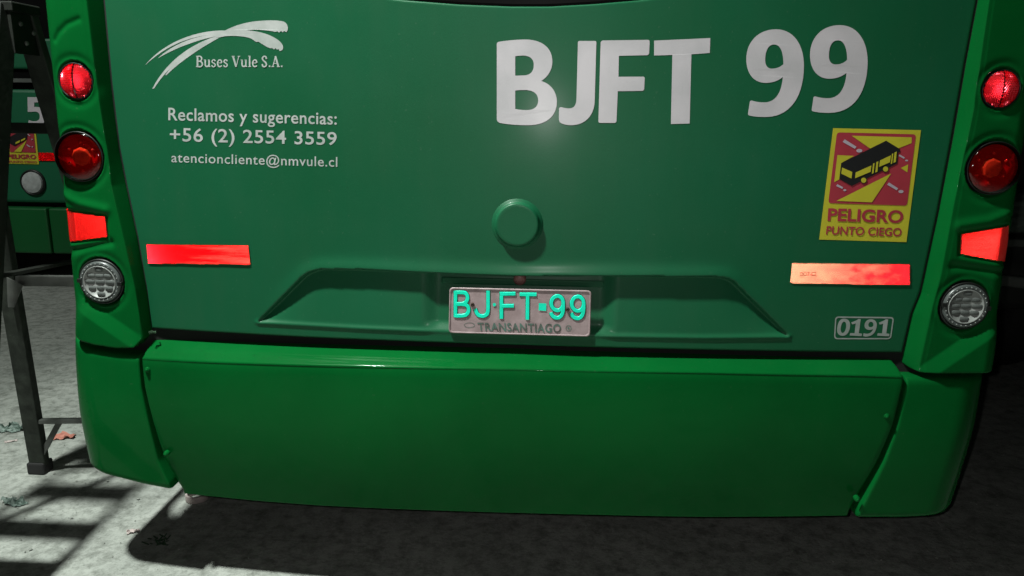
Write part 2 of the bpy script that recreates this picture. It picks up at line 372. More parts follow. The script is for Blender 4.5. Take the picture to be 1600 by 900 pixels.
def inside(poly, x, z):
    poly = np.array(poly); c = np.zeros(np.shape(x), bool); n = len(poly)
    for i in range(n):
        x0, z0 = poly[i]; x1, z1 = poly[(i+1) % n]
        k = (z0 > z) != (z1 > z)
        with np.errstate(divide='ignore', invalid='ignore'):
            c ^= k & (x < (x1-x0)*(z-z0)/((z1-z0) if z1 != z0 else 1e-12)+x0)
    return c
def segdist(p0, p1, x, z):
    d = np.array(p1, float)-np.array(p0, float); L = (d**2).sum()
    t = np.clip(((x-p0[0])*d[0]+(z-p0[1])*d[1])/L, 0, 1)
    return np.hypot(x-p0[0]-t*d[0], z-p0[1]-t*d[1])
def linedist(pts, x, z, closed=False):
    D = np.full(np.shape(x), 9.0); n = len(pts)
    for i in range(n if closed else n-1): D = np.minimum(D, segdist(pts[i], pts[(i+1) % n], x, z))
    return D
def sstep(e0, e1, v):
    t = np.clip((v-e0)/(e1-e0), 0, 1); return t*t*(3-2*t)
def prisms(name, poly, s, fy, off, m, parent, jitter=0.0):
    """real corner-cube prisms tiling the outline `poly` (x,z), opening towards -y"""
    poly = np.array(poly); mn = poly.min(0); mx = poly.max(0); h = s*math.sqrt(3)/2; dep = s/math.sqrt(6)
    V = []; Fc = []; idx = {}
    def vid(i, j):
        k = (i, j)
        if k not in idx:
            x = mn[0]+i*s/2; z = mn[1]+j*h; idx[k] = len(V); V.append((x, float(fy(x, z))-off, z))
        return idx[k]
    nj = int((mx[1]-mn[1])/h)+2; ni = int((mx[0]-mn[0])/(s/2))+3
    for j in range(-1, nj):
        for i in range(-2, ni):
            up = (i+j) % 2 == 0
            tri = [(i, j), (i+2, j), (i+1, j+1)] if up else [(i, j+1), (i+1, j), (i+2, j+1)]
            cx = mn[0]+(i+1)*s/2; cz = mn[1]+(j+(1/3 if up else 2/3))*h
            if not inside(poly, np.array(cx), np.array(cz)): continue
            a, b, c = [vid(*t) for t in tri]
            gx = (float(fy(cx+.001, cz))-float(fy(cx-.001, cz)))/.002; gz = (float(fy(cx, cz+.001))-float(fy(cx, cz-.001)))/.002; gl = math.sqrt(1+gx*gx+gz*gz)
            cy = (V[a][1]+V[b][1]+V[c][1])/3                     # apex sits square behind the cell, along the surface normal
            V.append((cx-gx/gl*dep, cy+dep/gl, cz-gz/gl*dep)); k = len(V)-1
            if up: Fc += [(a, b, k), (b, c, k), (c, a, k)]
            else: Fc += [(a, b, k), (b, c, k), (c, a, k)]
    return mesh(name, V, Fc, m, parent)

# ================================================================== GROUND
gv = []; n = 60
tag(mesh('ground', [(-60,-60,0),(60,-60,0),(60,60,0),(-60,60,0)], [(0,1,2,3)], M['ground']), kind='structure')

# ================================================================== THE BUS
bus = thing('city_bus', (0,0,0), 'green city bus numbered BJFT 99, its rear close to the camera', 'bus')

# ---------------- engine cover (big vinyl-wrapped rear panel)
Lp = pw([(146,-120),(163,0),(175,133),(187,233),(198,290),(215.5,373),(229.5,454),(237,513)])
Rp = pw([(1548,-120),(1526,0),(1508,94.5),(1487,215),(1464,336),(1437.5,457),(1424,490),(1410,551)])
Lp = Lp[np.argsort(Lp[:, 2])]; Rp = Rp[np.argsort(Rp[:, 2])]
Bp = pw([(237,513),(475,527),(800,539),(1100,547),(1410,551)])
Tp = pw([(140,-60),(300,-42),(480,-20),(630,0),(720,7),(800,10),(860,10),(930,6),(1000,0),(1150,-22),(1300,-45),(1560,-75)])
def spread(n, L, edge=(0, .0004, .001, .002, .004)):
    e = np.array(edge)/L; return np.unique(np.concatenate([e, np.linspace(e[-1], 1-e[-1], n), 1-e]))
LIP = pw([(403,502),(430,475),(462,443),(474,431),(486,424),(502,420),(560,420.5),(680,426),(800,431),(960,430.5),(1122,432),(1135,434),(1147,440),(1165,458),(1232,524)])[:, [0, 2]]
RIDGE = pw([(1232,526),(1100,527.5),(812,522),(560,512.5),(403,503.5)])[:, [0, 2]]
POCKET = [tuple(q) for q in LIP]+[tuple(q) for q in RIDGE]
PLATE_C = pw([(703.5,449),(922.5,454),(921,525),(702,519)])
def f_cover(x, z):
    y = f_panel(x, z)
    ins = inside(POCKET, x, z); dl = linedist(list(LIP), x, z)
    zl = np.interp(x, LIP[:, 0], LIP[:, 1]); zr = np.interp(x, RIDGE[::-1, 0], RIDGE[::-1, 1])
    fr = np.clip((z-zr)/np.maximum(zl-zr, .004), 0, 1)
    cen = sstep(.250, .200, np.abs(x-.004))                                      # deeper bay around the plate
    dep = .016*fr + cen*(.010*np.ones_like(fr)*sstep(0, .18, fr) + .006*fr)
    y = y + np.where(ins, dep*sstep(0, .0045, dl), 0)
    up = (~ins) & (z > zr)
    y = y - np.where(up, .006*np.exp(-(dl/.022)**2)*sstep(-.70, -.45, x)*sstep(.70, .45, x), 0)   # rolled lip above the pocket
    dr = linedist(list(RIDGE), x, z)
    y = y - .0035*np.exp(-(dr/.006)**2)*(1-.6*cen)                                 # pressed ridge below it
    y = y + .0012*np.sin(x*3.1+.5)*np.sin(z*4.3)                                   # slightly wavy sheet
    return y
W = 1.95; Hh = .84
us = spread(520, W); vs = spread(300, Hh)
def curve_at(P, t, ax):
    k = (P[:, ax]-P[0, ax])/(P[-1, ax]-P[0, ax]); return np.stack([np.interp(t, k, P[:, 0]), np.interp(t, k, P[:, 2])], -1)
U_, V_ = np.meshgrid(us, vs)
zt = lambda x: np.interp(x, Tp[:, 0], Tp[:, 2]); zb = lambda x: np.interp(x, Bp[:, 0], Bp[:, 2])
xl = lambda z: np.interp(z, Lp[:, 2], Lp[:, 0]); xr_ = lambda z: np.interp(z, Rp[:, 2], Rp[:, 0])
Zg = zb(-1+2*U_)+(zt(-1+2*U_)-zb(-1+2*U_))*V_
for _ in range(4):
    Xg = xl(Zg)+(xr_(Zg)-xl(Zg))*U_; Zg = zb(Xg)+(zt(Xg)-zb(Xg))*V_
Yg = f_cover(Xg, Zg)
dE = np.minimum(np.minimum(U_, 1-U_)*W, np.minimum(V_, 1-V_)*Hh); rr = .004
Yg = Yg + np.where(dE < rr, rr-np.sqrt(np.maximum(rr*rr-(rr-np.minimum(dE, rr))**2, 0)), 0)
def flange(X, Y, Z, d):
    X = np.pad(X, 1, mode='edge'); Y = np.pad(Y, 1, mode='edge'); Z = np.pad(Z, 1, mode='edge')
    Y[0] += d; Y[-1] += d; Y[1:-1, 0] += d; Y[1:-1, -1] += d; return X, Y, Z
cover = grid_mesh('engine_cover', *flange(Xg, Yg, Zg, .045), M['vinyl'], bus)
cover['label'] = 'satin green engine cover with pocket for the plate'

# ---------------- corner pillars
LAMPS = {-1: dict(top=(117,126.5), tail=(123,245), rev=(158.5,440)), 1: dict(top=(1566,139), tail=(1553.5,263), rev=(1507,478))}
QUAD = {-1: [(102,325),(163,338.5),(166.5,370),(108.5,377)], 1: [(1577,352.5),(1572,408),(1502,397),(1503.5,366)]}
PIL = {
 -1: dict(inn=[(160.5,0),(172.5,133),(184.5,233),(195.5,290),(213,373),(227,454),(235,515)], rid=[(134,0),(150,133),(166,233),(173,290),(189,358),(211,454),(222,523)],
          out=[(70,0),(80,83),(88,167),(97,267),(107,373),(115,436),(120,513)], bot=[(120,524),(135,530),(155,535),(190,539),(220,537.5),(229,526),(236,514)]),
  1: dict(inn=[(1528.5,0),(1510.5,94.5),(1490,215),(1467,336),(1440.5,457),(1427,490),(1413,553)], rid=[(1546,0),(1537,60),(1522,170),(1491,317),(1471,428),(1453,500),(1437,572)],
          out=[(1606,200),(1600,240),(1585,318),(1570,428),(1557,513),(1546,581)], bot=[(1548,580),(1500,578.5),(1455,577.5),(1434,577.5),(1421,574.5),(1409,566)])}
ZTOP = 2.75
pil_f = {}
for s in (-1, 1):
    D = PIL[s]
    I = pw(D['inn']); Rg = pw(D['rid'], lambda x, z: f_panel(x, z)-.036); O = pw(D['out'], .055); B = pw(D['bot'], .03)
    I, Rg, O = [a[np.argsort(a[:, 2])] for a in (I, Rg, O)]
    fi = lambda z, I=I: np.interp(z, I[:, 2], I[:, 0]); fr_ = lambda z, Rg=Rg: np.interp(z, Rg[:, 2], Rg[:, 0])
    pol = np.polyfit(O[:, 2], O[:, 0], 1); fo = lambda z, pol=pol, O=O: np.polyval(pol, np.clip(z, .6, 1.65))
    B = B[np.argsort(B[:, 0])]; fb = lambda x, B=B: np.interp(x, B[:, 0], B[:, 2])
    def base(x, z, s=s, fr_=fr_, fo=fo, fi=fi):
        xr = fr_(z); xo = fo(z); xi = fi(z); yr = f_panel(xr, z)-.036
        d = s*(x-xr); e = s*(xo-x); R_ = .045
        face = yr+.10*np.maximum(d, 0)+np.where(e < R_, R_-np.sqrt(np.maximum(R_*R_-(R_-np.clip(e, 0, R_))**2, 0)), 0)
        t = np.clip(s*(x-xi)/np.maximum(s*(xr-xi), .005), 0, 1); bev = f_panel(xi, z)+.004+(yr-f_panel(xi, z)-.004)*t
        k = .004; h = np.clip(.5+.5*(face-bev)/k, 0, 1)      # rounded ridge (take the one further back)
        return np.where(d > .012, face, np.where(d < -.012, bev, bev*(1-h)+face*h+k*h*(1-h)))
    def ctr(p, s=s, base=base): return on_y(np.array([p[0]]), np.array([p[1]]), base)[0]
    C = {k: ctr(v) for k, v in LAMPS[s].items()}
    RAD = dict(top=.0415, tail=.0615, rev=.0575)
    quad = pw(QUAD[s], base); qxz = [tuple(q) for q in quad[:, [0, 2]]]
    # creases, taken from the photo
    amp = .0028 if s < 0 else 0.0
    if s < 0: diag = pw([(140,470),(228,530)], base)[:, [0, 2]]; arc = pw([(86,62),(92,50),(104,38),(122,30)], base)[:, [0, 2]]; low = pw([(108,392),(172,379)], base)[:, [0, 2]]; upr = pw([(100,300),(125,318),(165,328)], base)[:, [0, 2]]
    else: diag = pw([(1545,500),(1434,574)], base)[:, [0, 2]]; arc = pw([(1590,52),(1575,46),(1560,42)], base)[:, [0, 2]]; low = pw([(1570,424),(1490,416)], base)[:, [0, 2]]; upr = pw([(1580,330),(1545,345),(1500,352)], base)[:, [0, 2]]
    def full(x, z, base=base, C=C, quad=qxz, diag=diag, arc=arc, low=low, upr=upr, s=s, RAD=RAD, amp=amp):
        y = base(x, z)
        a, b = diag[0], diag[1]; nx, nz = -(b[1]-a[1]), b[0]-a[0]; L = math.hypot(nx, nz); sg = -1 if nz/L > 0 else 1
        dd = ((x-a[0])*nx+(z-a[1])*nz)/L*sg
        along = ((x-a[0])*(b[0]-a[0])+(z-a[1])*(b[1]-a[1]))/(L*L)
        y = y - np.clip(dd*.45, 0, .016)*sstep(-.25, .1, along)                                # fold: lower facet stands out
        y = y + amp*np.exp(-(linedist(list(map(tuple, arc)), x, z)/.007)**2)
        y = y + .006*np.exp(-(linedist(list(map(tuple, low)), x, z)/.010)**2)
        y = y - .0055*np.exp(-(linedist(list(map(tuple, upr)), x, z)/.012)**2)
        q = inside(quad, x, z); dq = linedist(quad, x, z, True)
        y = y + np.where(q, .006, .006*(1-sstep(0, .012, dq)))
        for k, c in C.items():
            d = np.hypot(x-c[0], z-c[2]); r = RAD[k]; ys = c[1]+.020
            wgt = 1-sstep(r+.003, r+.0075, d)
            y = y*(1-wgt)+np.maximum(ys, y)*wgt
            y = y + .003*np.exp(-((d-r-.016)/.009)**2)*.8                                      # soft dish round the socket
        return y
    pil_f[s] = dict(base=base, full=full, C=C, RAD=RAD, quad=quad, fo=fo)
    # grid
    zs = np.concatenate([np.array([0, .0004, .001, .002, .004, .007]), np.arange(.010, 1.02, .0032)])
    up = np.linspace(1.06, 2.2, 20)
    zs = np.concatenate([zs, up])
    t_b = np.linspace(0, 1, 14)[:-1]; t_f = np.linspace(0, 1, 74)
    t_f = np.unique(np.concatenate([t_f, 1-np.array([0, .0005, .002, .005, .01, .02, .035])]))
    Xs = []; Ys = []; Zs = []
    zbase = .60
    # rows follow the bottom curve
    rows_x0 = np.concatenate([fi(.72)+(fr_(.72)-fi(.72))*t_b, fr_(.70)+(fo(.70)-fr_(.70))*t_f])
    zbot = fb(rows_x0)
    for dz in zs:
        z = zbot+dz if dz < 1.03 else np.maximum(zbot+dz, 0)
        x = np.concatenate([(fi(z[:len(t_b)])+(fr_(z[:len(t_b)])-fi(z[:len(t_b)]))*t_b), fr_(z[len(t_b):])+(fo(z[len(t_b):])-fr_(z[len(t_b):]))*t_f])
        y = full(x, z)
        if dz < .004: y = y+.004-math.sqrt(max(0, .004**2-(.004-dz)**2))
        # inner flange and side wall
        x = np.concatenate([[x[0]], x, [x[-1]]*3]); y = np.concatenate([[y[0]+.05], y, [y[-1]+.02, y[-1]+.2, .60]]); z = np.concatenate([[z[0]], z, [z[-1]]*3])
        Xs.append(x); Ys.append(y); Zs.append(z)
    Xs.insert(0, Xs[0]); Ys.insert(0, Ys[0]+.05); Zs.insert(0, Zs[0])
    pl = grid_mesh('corner_panel', np.array(Xs), np.array(Ys), np.array(Zs), M['paint'], bus, flip=(s < 0))

# ---------------- lamps in the pillars
for s in (-1, 1):
    P = pil_f[s]; C = P['C']; R_ = P['RAD']; base = P['base']
    # upper marker reflector: two prism halves in a black cup
    c = C['top']; r = R_['top']-.001; y0 = c[1]+.002
    cup = lathe('marker_lamp', [(r+.003, -.018), (r+.003, -.001), (r+.001, .0005), (r, -.0015), (r-.001, -.017)], (c[0], y0, c[2]), (0,-1,0), M['black'], bus)
    mid = c[0]-s*.004
    for h, mm in ((-s, M['retro_lamp']), (s, M['retro_lamp2'])):
        ang = np.linspace(-math.pi/2, math.pi/2, 30)
        pts = [(c[0]+h*r*math.cos(a), c[2]+r*math.sin(a)) for a in ang]
        pts = [(mid if (q[0]-mid)*h < 0 else q[0], q[1]) for q in pts]
        tilt = .10 if h == s else .0
        prisms('lens', pts, .0042 if h == -s else .0048, lambda x, z, tilt=tilt, mid=mid, y0=y0, c=c: y0-.004-.03*math.sqrt(max(0, 1-((x-c[0])**2+(z-c[2])**2)/(.05**2)))+.02+abs(x-mid)*tilt, 0, mm, cup)
    # big tail lamp: cup, reflector bowl, LED cluster, dark red lens
    c = C['tail']; r = R_['tail']-.002; y0 = c[1]
    lamp_o = lathe('tail_lamp', [(r+.003, -.022), (r+.003, .001), (r+.002, .002), (r-.0005, .001), (r-.003, -.010), (r*.75, -.018)], (c[0], y0, c[2]), (0,-1,0), M['black'], bus)
    lathe('reflector_bowl', [(r-.004, -.004), (r*.8, -.010), (r*.5, -.015), (r*.42, -.0155)], (c[0], y0, c[2]), (0,-1,0), M['tail_bowl'], lamp_o, seg=24, smooth=False)
    lathe('light_cluster', [(r*.40, -.015), (r*.38, -.007), (r*.30, -.005)], (c[0], y0, c[2]), (0,-1,0), M['tail_led'], lamp_o, seg=8, smooth=False)
    for k in range(6):
        a = .5+k*math.pi/3
        lathe('facet', [(.0045, 0), (.004, .003), (.0015, .0045)], (c[0]+r*.6*math.cos(a), y0+.0125, c[2]+r*.6*math.sin(a)), (0,-1,0), M['tail_dot'], lamp_o, seg=8)
    lathe('lens', [(r+.0005, .002)]+[((r+.0005)*math.cos(t), .003+.013*math.sin(t)) for t in np.linspace(.1, 1.5, 10)], (c[0], y0, c[2]), (0,-1,0), M['red_lens'], lamp_o)
    # reversing lamp: clear ribbed lens
    c = C['rev']; r = R_['rev']-.003; y0 = c[1]
    rv = lathe('reversing_lamp', [(r+.005, -.022), (r+.005, .001), (r+.003, .003), (r, .002), (r, -.004)], (c[0], y0, c[2]), (0,-1,0), M['black'], bus)
    lathe('rim_lens', [(r-.0005, .000), (r-.001, .006), (r-.004, .009), (r*.80, .0085), (r*.79, .005)], (c[0], y0, c[2]), (0,-1,0), M['clear_rim'], rv)
    lathe('inner_ring', [(r*.785, .005), (r*.785, .0098), (r*.75, .0102), (r*.745, .006)], (c[0], y0, c[2]), (0,-1,0), M['clear_seam'], rv)
    for k in range(26):
        a = 2*math.pi*k/26
        if abs(math.sin(a)) < .2: continue
        lathe('bead', [(.0017, 0), (.0013, .0014), (.0004, .0018)], (c[0]+r*.88*math.cos(a), y0-.0088, c[2]+r*.88*math.sin(a)), (0,-1,0), M['clear_seam'], rv, seg=6)
    ri = r*.735; rows = 5; hh = 2*ri/rows
    for j in range(rows):
        z0 = -ri+j*hh; half = math.sqrt(max(0, ri*ri-max(abs(z0+.1*hh), abs(z0+.9*hh))**2)); nb = max(1, round(2*half/.026)); bw = 2*half/nb
        for k in range(nb):
            x0 = -half+k*bw; g = .0009
            if s < 0: tl = random.uniform(-.0018, .0018)
            else: tl = random.uniform(-.0010, .0010)
            pts = []
            for (zz, yy) in ((g, .004), (hh*.25, .0078), (hh*.75, .0088), (hh-g, .005)):
                for (xx, e) in ((g, 0.0015), (bw*.3, 0), (bw*.7, 0), (bw-g, .0015)):
                    pts.append((c[0]+x0+xx, y0-yy+e-tl*(zz/hh-.5), c[2]+z0+zz))
            fc = [(a*4+b, a*4+b+1, a*4+b+5, a*4+b+4) for a in range(3) for b in range(3)]
            mesh('facet', pts, fc, M['clear_lens'], rv, True)
    lathe('backing', [(r*.77, .0035), (r*.76, .0038)], (c[0], y0, c[2]), (0,-1,0), M['clear_rim'], rv)
    for h in (-1, 1):
        mb = MB().box((c[0]+h*r*.97-.006, y0-.011, c[2]-.005-h*.003), (c[0]+h*r*.97+.006, y0+.002, c[2]+.005-h*.003)); mb.build('tab', M['black'], rv, bevel=.001)
    # slanted red reflector wrapping the corner
    q = P['quad']; qx = [(p[0], p[2]) for p in q]; qc = np.mean(qx, 0); qs = [tuple(qc+(np.array(v)-qc)*.985) for v in qx]
    fz = lambda x, z, base=base: float(base(np.array(float(x)), np.array(float(z))))
    nn = 13; X = np.zeros((nn, nn)); Z = X.copy()
    for a in range(nn):
        for b in range(nn):
            u = a/(nn-1); v = b/(nn-1)
            if s < 0: A, B_, C_, D_ = qs[0], qs[1], qs[2], qs[3]
            else: A, B_, C_, D_ = qs[3], qs[0], qs[1], qs[2]
            X[b, a] = (1-u)*(1-v)*A[0]+u*(1-v)*B_[0]+u*v*C_[0]+(1-u)*v*D_[0]; Z[b, a] = (1-u)*(1-v)*A[1]+u*(1-v)*B_[1]+u*v*C_[1]+(1-u)*v*D_[1]
    Y = base(X, Z)+.0058
    rf = grid_mesh('side_reflector', *flange(X, Y, Z, .008), M['red_base'], bus, flip=True)
    prisms('reflector_prisms', qs, .0034, fz, -.0012, M['retro_quad'], rf)

# ---------------- bumper
Tb = pw([(238,529),(378,537),(475,541.5),(800,551),(900,555),(1150,559),(1398,560)], lambda x, z: f_panel(x, z)+.012)
Rb = pw([(224,561),(298,565.5),(475,571.5),(800,577.5),(1100,583),(1343,587.5),(1409,590)], lambda x, z: f_panel(x, z)-.05)
Bb = pw([(279,770),(400,782),(500,789.5),(650,796.5),(800,801.5),(950,805),(1100,807.5),(1333,805)], lambda x, z: f_panel(x, z)-.015)
Le = pw([(222.5,548),(224,562),(230,604),(243,660),(256,716),(271,754),(279,771)], lambda x, z: f_panel(x, z)-.04)
Re = pw([(1409,575),(1410,590),(1408.5,600),(1392.5,661),(1371.5,717),(1339,787),(1332,806)], lambda x, z: f_panel(x, z)-.04)
Le = Le[np.argsort(Le[:, 2])]; Re = Re[np.argsort(Re[:, 2])]
ub = spread(160, 1.9, (0, .001, .003, .007)); lex = lambda z: np.interp(z, Le[:, 2], Le[:, 0]); rex = lambda z: np.interp(z, Re[:, 2], Re[:, 0])
it = lambda P: (lambda x: np.interp(x, P[:, 0], P[:, 2]))
tz, rz, bz = it(Tb), it(Rb), it(Bb)
prof = []
for t in np.linspace(0, 1, 9): prof.append(('c', t))
for t in np.concatenate([[.004, .01, .02, .035], np.linspace(.06, .97, 40), [.985, .995, 1.0]]): prof.append(('f', t))
X = []; Y = []; Z = []
for kind, t in prof:
    x = -1+2*ub
    for _ in range(6):
        z = tz(x)+(rz(x)-tz(x))*t if kind == 'c' else rz(x)+(bz(x)-rz(x))*t
        x = lex(z)+(rex(z)-lex(z))*ub
    if kind == 'c':
        xc = x.copy(); lx = np.interp(t, [0, .5, 1], [.007, .001, 0]); x = x+(lx*(1-2*ub))      # top edge drawn in a little at the ends
        y = f_panel(x, z)+.012-.058*t - .005*math.sin(math.pi*t) - .004*(t > .9)
    else:
        y = f_panel(x, z)-.050-.012*math.sin(math.pi*min(1, t*1.0))*1.0+.035*t**1.6
        if t < .035: y = y+.0015*(1-t/.035)
        y = y+.0016*np.sin(x*5+1.3)*np.sin(z*9)
    d = np.minimum(ub, 1-ub)*1.9; y = y+np.where(d < .007, .007-np.sqrt(np.maximum(.007**2-(.007-np.minimum(d, .007))**2, 0)), 0)
    X.append(x); Y.append(y); Z.append(z)
bumper = grid_mesh('rear_bumper', *flange(np.array(X), np.array(Y), np.array(Z), .05), M['paint'], bus, flip=True)
bumper['label'] = 'glossy green centre bumper panel'
f_bump = lambda x, z: f_panel(x, z)-.045
for px, py in ((233,576),(262,707),(1383,648),(1337,777)):
    c = on_y(np.array([px]), np.array([py]), f_bump)[0]
    lathe('bolt', [(.0075, -.006), (.0075, .004), (.006, .0065), (.0045, .0065), (.0042, .009), (.003, .010)], (c[0], c[1]-.006, c[2]), (0,-1,-.1), M['paint'], bus, seg=12)

# corner bumpers
for s in (-1, 1):
    if s < 0:
        T = pw([(113.5,521),(124,529.5),(155,538.5),(190,542.5),(219,545)], lambda x, z: .06); I = pw([(219,546),(221,562),(227,604),(240,660),(253,716),(268,753)], lambda x, z: f_panel(x, z)-.03)
        O = pw([(113,520),(114.5,545),(124,640),(136,718),(143,737)], .08); Bt = pw([(142,735),(180,742),(230,752),(268,757)], .03)
    else:
        T = pw([(1414,581),(1430,581.5),(1519,585),(1535,584)], lambda x, z: .05); I = pw([(1413,580),(1413.5,590),(1412,600),(1396,661),(1375,717),(1343,787),(1339,800)], lambda x, z: f_panel(x, z)-.03)
        O = pw([(1541,583),(1524,660),(1505,727),(1487,797),(1486,803)], .08); Bt = pw([(1337,800),(1407,803.5),(1472,803),(1487,801)], .03)
    I = I[np.argsort(I[:, 2])]; O = O[np.argsort(O[:, 2])]; T = T[np.argsort(T[:, 0])]; Bt = Bt[np.argsort(Bt[:, 0])]
    ui = np.concatenate([[0, .002, .006, .015, .03], np.linspace(.05, .75, 22), np.linspace(.77, 1, 26)]); vi = np.concatenate([[0, .004, .012, .03], np.linspace(.05, .95, 50), [.975, .988, .995, 1]])
    X = []; Y = []; Z = []
    for v in vi:
        x = np.full_like(ui, s*1.05)
        for _ in range(6):
            a = np.interp(x, Bt[:, 0], Bt[:, 2]); b = np.interp(x, T[:, 0], T[:, 2]); z = a+(b-a)*v
            xi = np.interp(z, I[:, 2], I[:, 0]); xo = np.interp(z, O[:, 2], O[:, 0]); x = xi+(xo-xi)*ui
        e = np.abs(xo-x); Rc = .10
        y = f_panel(xi, z)-.042+.10*np.abs(x-xi)+np.where(e < Rc, Rc-np.sqrt(np.maximum(Rc*Rc-(Rc-e)**2, 0)), 0)-.012*np.sin(math.pi*v)
        H_ = b-a; dv = np.minimum(v, 1-v)*H_; r2 = .014
        y = y+np.where(dv < r2, r2-np.sqrt(np.maximum(r2*r2-(r2-dv)**2, 0)), 0)
        du = ui*.25; y = y+np.where(du < .006, .006-np.sqrt(np.maximum(.006**2-(.006-np.minimum(du, .006))**2, 0)), 0)
        X.append(x); Y.append(y); Z.append(z)
    X, Y, Z = flange(np.array(X), np.array(Y), np.array(Z), .05); Y[:, -1] = .55; Y[0] += .03; Y[-1] += .03
    grid_mesh('corner_bumper', X, Y, Z, M['paint'], bus, flip=(s < 0))

# ---------------- plate, button, light housing in the pocket
pl_y = -.004
pc = pw([(702.5,449),(924,454),(922,526),(701,520)], pl_y); pcx = [tuple(q) for q in pc[:, [0, 2]]]
def rounded(poly, r, n=5):
    out = []; m_ = len(poly)
    for i in range(m_):
        p = np.array(poly[i]); a = np.array(poly[i-1]); b = np.array(poly[(i+1) % m_])
        pa = p+(a-p)/np.linalg.norm(a-p)*r; pb = p+(b-p)/np.linalg.norm(b-p)*r
        for k in range(n+1):
            t = k/n; out.append(tuple((1-t)**2*pa+2*t*(1-t)*p+t*t*pb))
    return out
me = fill([[(x, -z) for x, z in rounded(pcx, .010)]]); a = coords(me); me.vertices.foreach_set('co', np.stack([a[:, 0], np.full(len(a), pl_y), a[:, 1]], -1).ravel())
plate = link('licence_plate', me, M['plate'], bus); sd = plate.modifiers.new('solid', 'SOLIDIFY'); sd.thickness = .0016; sd.offset = 0
plate['label'] = 'dented pinkish grey plate with bright green characters BJFT 99'
# raised rim
rim = rounded(pcx, .010); rim_i = [tuple(np.array(p)+(np.mean(pcx, 0)-np.array(p))*.0+(np.sign(np.mean(pcx, 0)-np.array(p))*.004)) for p in rim]
n_ = len(rim); V = [(x, pl_y-.0008, z) for x, z in rim]+[(x*.5+xi*.5, pl_y-.0032, z*.5+zi*.5) for (x, z), (xi, zi) in zip(rim, rim_i)]+[(x, pl_y-.0009, z) for x, z in rim_i]
mesh('rim', V, [(k+o, (k+1) % n_+o, (k+1) % n_+o+n_, k+o+n_) for o in (0, n_) for k in range(n_)], M['plate'], plate, True)
S5 = 5.3333; O5 = (660, 420); SW = 31
chars = {
 'B': [[(277,182),(277,402)], [(277,196),(330,196),(362,204),(378,240),(362,278),(330,290),(277,291)], [(277,293),(335,294),(372,305),(387,342),(370,378),(335,389),(277,390)]],
 'J': [[(549,180),(549,270),(548,345),(535,380),(500,393),(462,380),(440,332)]],
 'F': [[(660,190),(660,414)], [(645,208),(776,206)], [(660,308),(762,307)]],
 'T': [[(810,212),(951,213)], [(878,214),(876,422)]],
}
def nine(dx, dy):
    lp = [(1125+50*math.cos(t)+dx, 286+60*math.sin(t)+dy) for t in np.linspace(-.2, 2*math.pi-.2, 26)]
    return [lp, [(1174+dx,275+dy),(1174+dx,330+dy),(1164+dx,378+dy),(1140+dx,404+dy),(1108+dx,406+dy),(1082+dx,388+dy),(1072+dx,362+dy)]]
allch = [('B', chars['B']), ('J', chars['J']), ('F', chars['F']), ('T', chars['T']), ('9', nine(0, 0)), ('9', nine(170, 4))]
def ribbon(strokes, wdt, name, m, parent, y_off, thick):
    mb = MB()
    for si, st in enumerate(strokes):
        P = stroke_poly(st, wdt, len(st) > 2); h = len(P)//2
        a = np.array(P); px = on_y(a[:, 0]/S5+O5[0], a[:, 1]/S5+O5[1], pl_y); y1 = pl_y-y_off-si*.00015; y2 = y1-thick
        A = px[:h]; Bv = px[h:][::-1]; V = []; Fc = []
        for k in range(h): V += [(A[k][0], y1, A[k][2]), (A[k][0]*.9+Bv[k][0]*.1, y2, A[k][2]*.9+Bv[k][2]*.1), (Bv[k][0]*.9+A[k][0]*.1, y2, Bv[k][2]*.9+A[k][2]*.1), (Bv[k][0], y1, Bv[k][2])]
        for k in range(h-1):
            for j in range(3): Fc.append((k*4+j, k*4+j+1, k*4+5+j, k*4+4+j))
        Fc += [(0, 1, 2, 3), (4*h-1, 4*h-2, 4*h-3, 4*h-4)]
        mb.add(V, Fc)
    return mb.build(name, m, parent)
for ch, st in allch:
    ribbon(st, SW+9, 'character_outline', M['plate_edge'], plate, .0009, .0006)
    o = ribbon(st, SW, 'character', M['plate_green'], plate, .0016, .0012); o['label'] = 'embossed green character '+ch
shape('square_mark', [[(970,283),(1033,287),(1031,349),(968,344)]], S5, O5, M['plate_green'], plate, pl_y, .0024)
shape('dot_mark', [circ(600,297,13,15)], S5, O5, M['plate_green'], plate, pl_y, .0022)
for cx, cy in ((418,297),(1210,336)):
    c = on_y(np.array([cx/S5+O5[0]]), np.array([cy/S5+O5[1]]), pl_y)[0]
    lathe('screw', [(.0052, 0), (.005, .0045), (.004, .006), (.002, .006), (.0018, .005)], (c[0], pl_y, c[2]), (0,-1,0), M['rust'], plate, seg=10)
text_quad('lettering', 'TRANSANTIAGO', zq(S5, *O5, (458,446),(1156,458),(1156,534),(466,516)), M['plate_dark'], plate, pl_y, .0016, bold=.022, spacing=1.08)
shape('stamp', [circ(1217,494,24,26), circ(1217,494,19,21), circ(1217,494,8,9)], S5, O5, M['plate_dark'], plate, pl_y, .0014)
shape('stamp', [circ(392,468,45,22), circ(392,468,41,18)], S5, O5, M['plate_dark'], plate, pl_y, .0013)
# light housing strip over the plate
pz = pw([(690,442),(945,442)], .03)
hb = MB().box((pz[0][0], .026, pz[0][2]-.002), (pz[1][0], .044, pz[0][2]+.016)).build('plate_light_housing', M['vinyl'], bus, bevel=.004)
c = pw([(812,437)], .02)[0]
lathe('bulb_cover', [(.016, -.01), (.016, .004), (.012, .009), (.004, .011)], (c[0], .026, c[2]), (0,-1,-.3), mat('dull_pink_lens', (.22, .10, .09), .5), hb, seg=20)
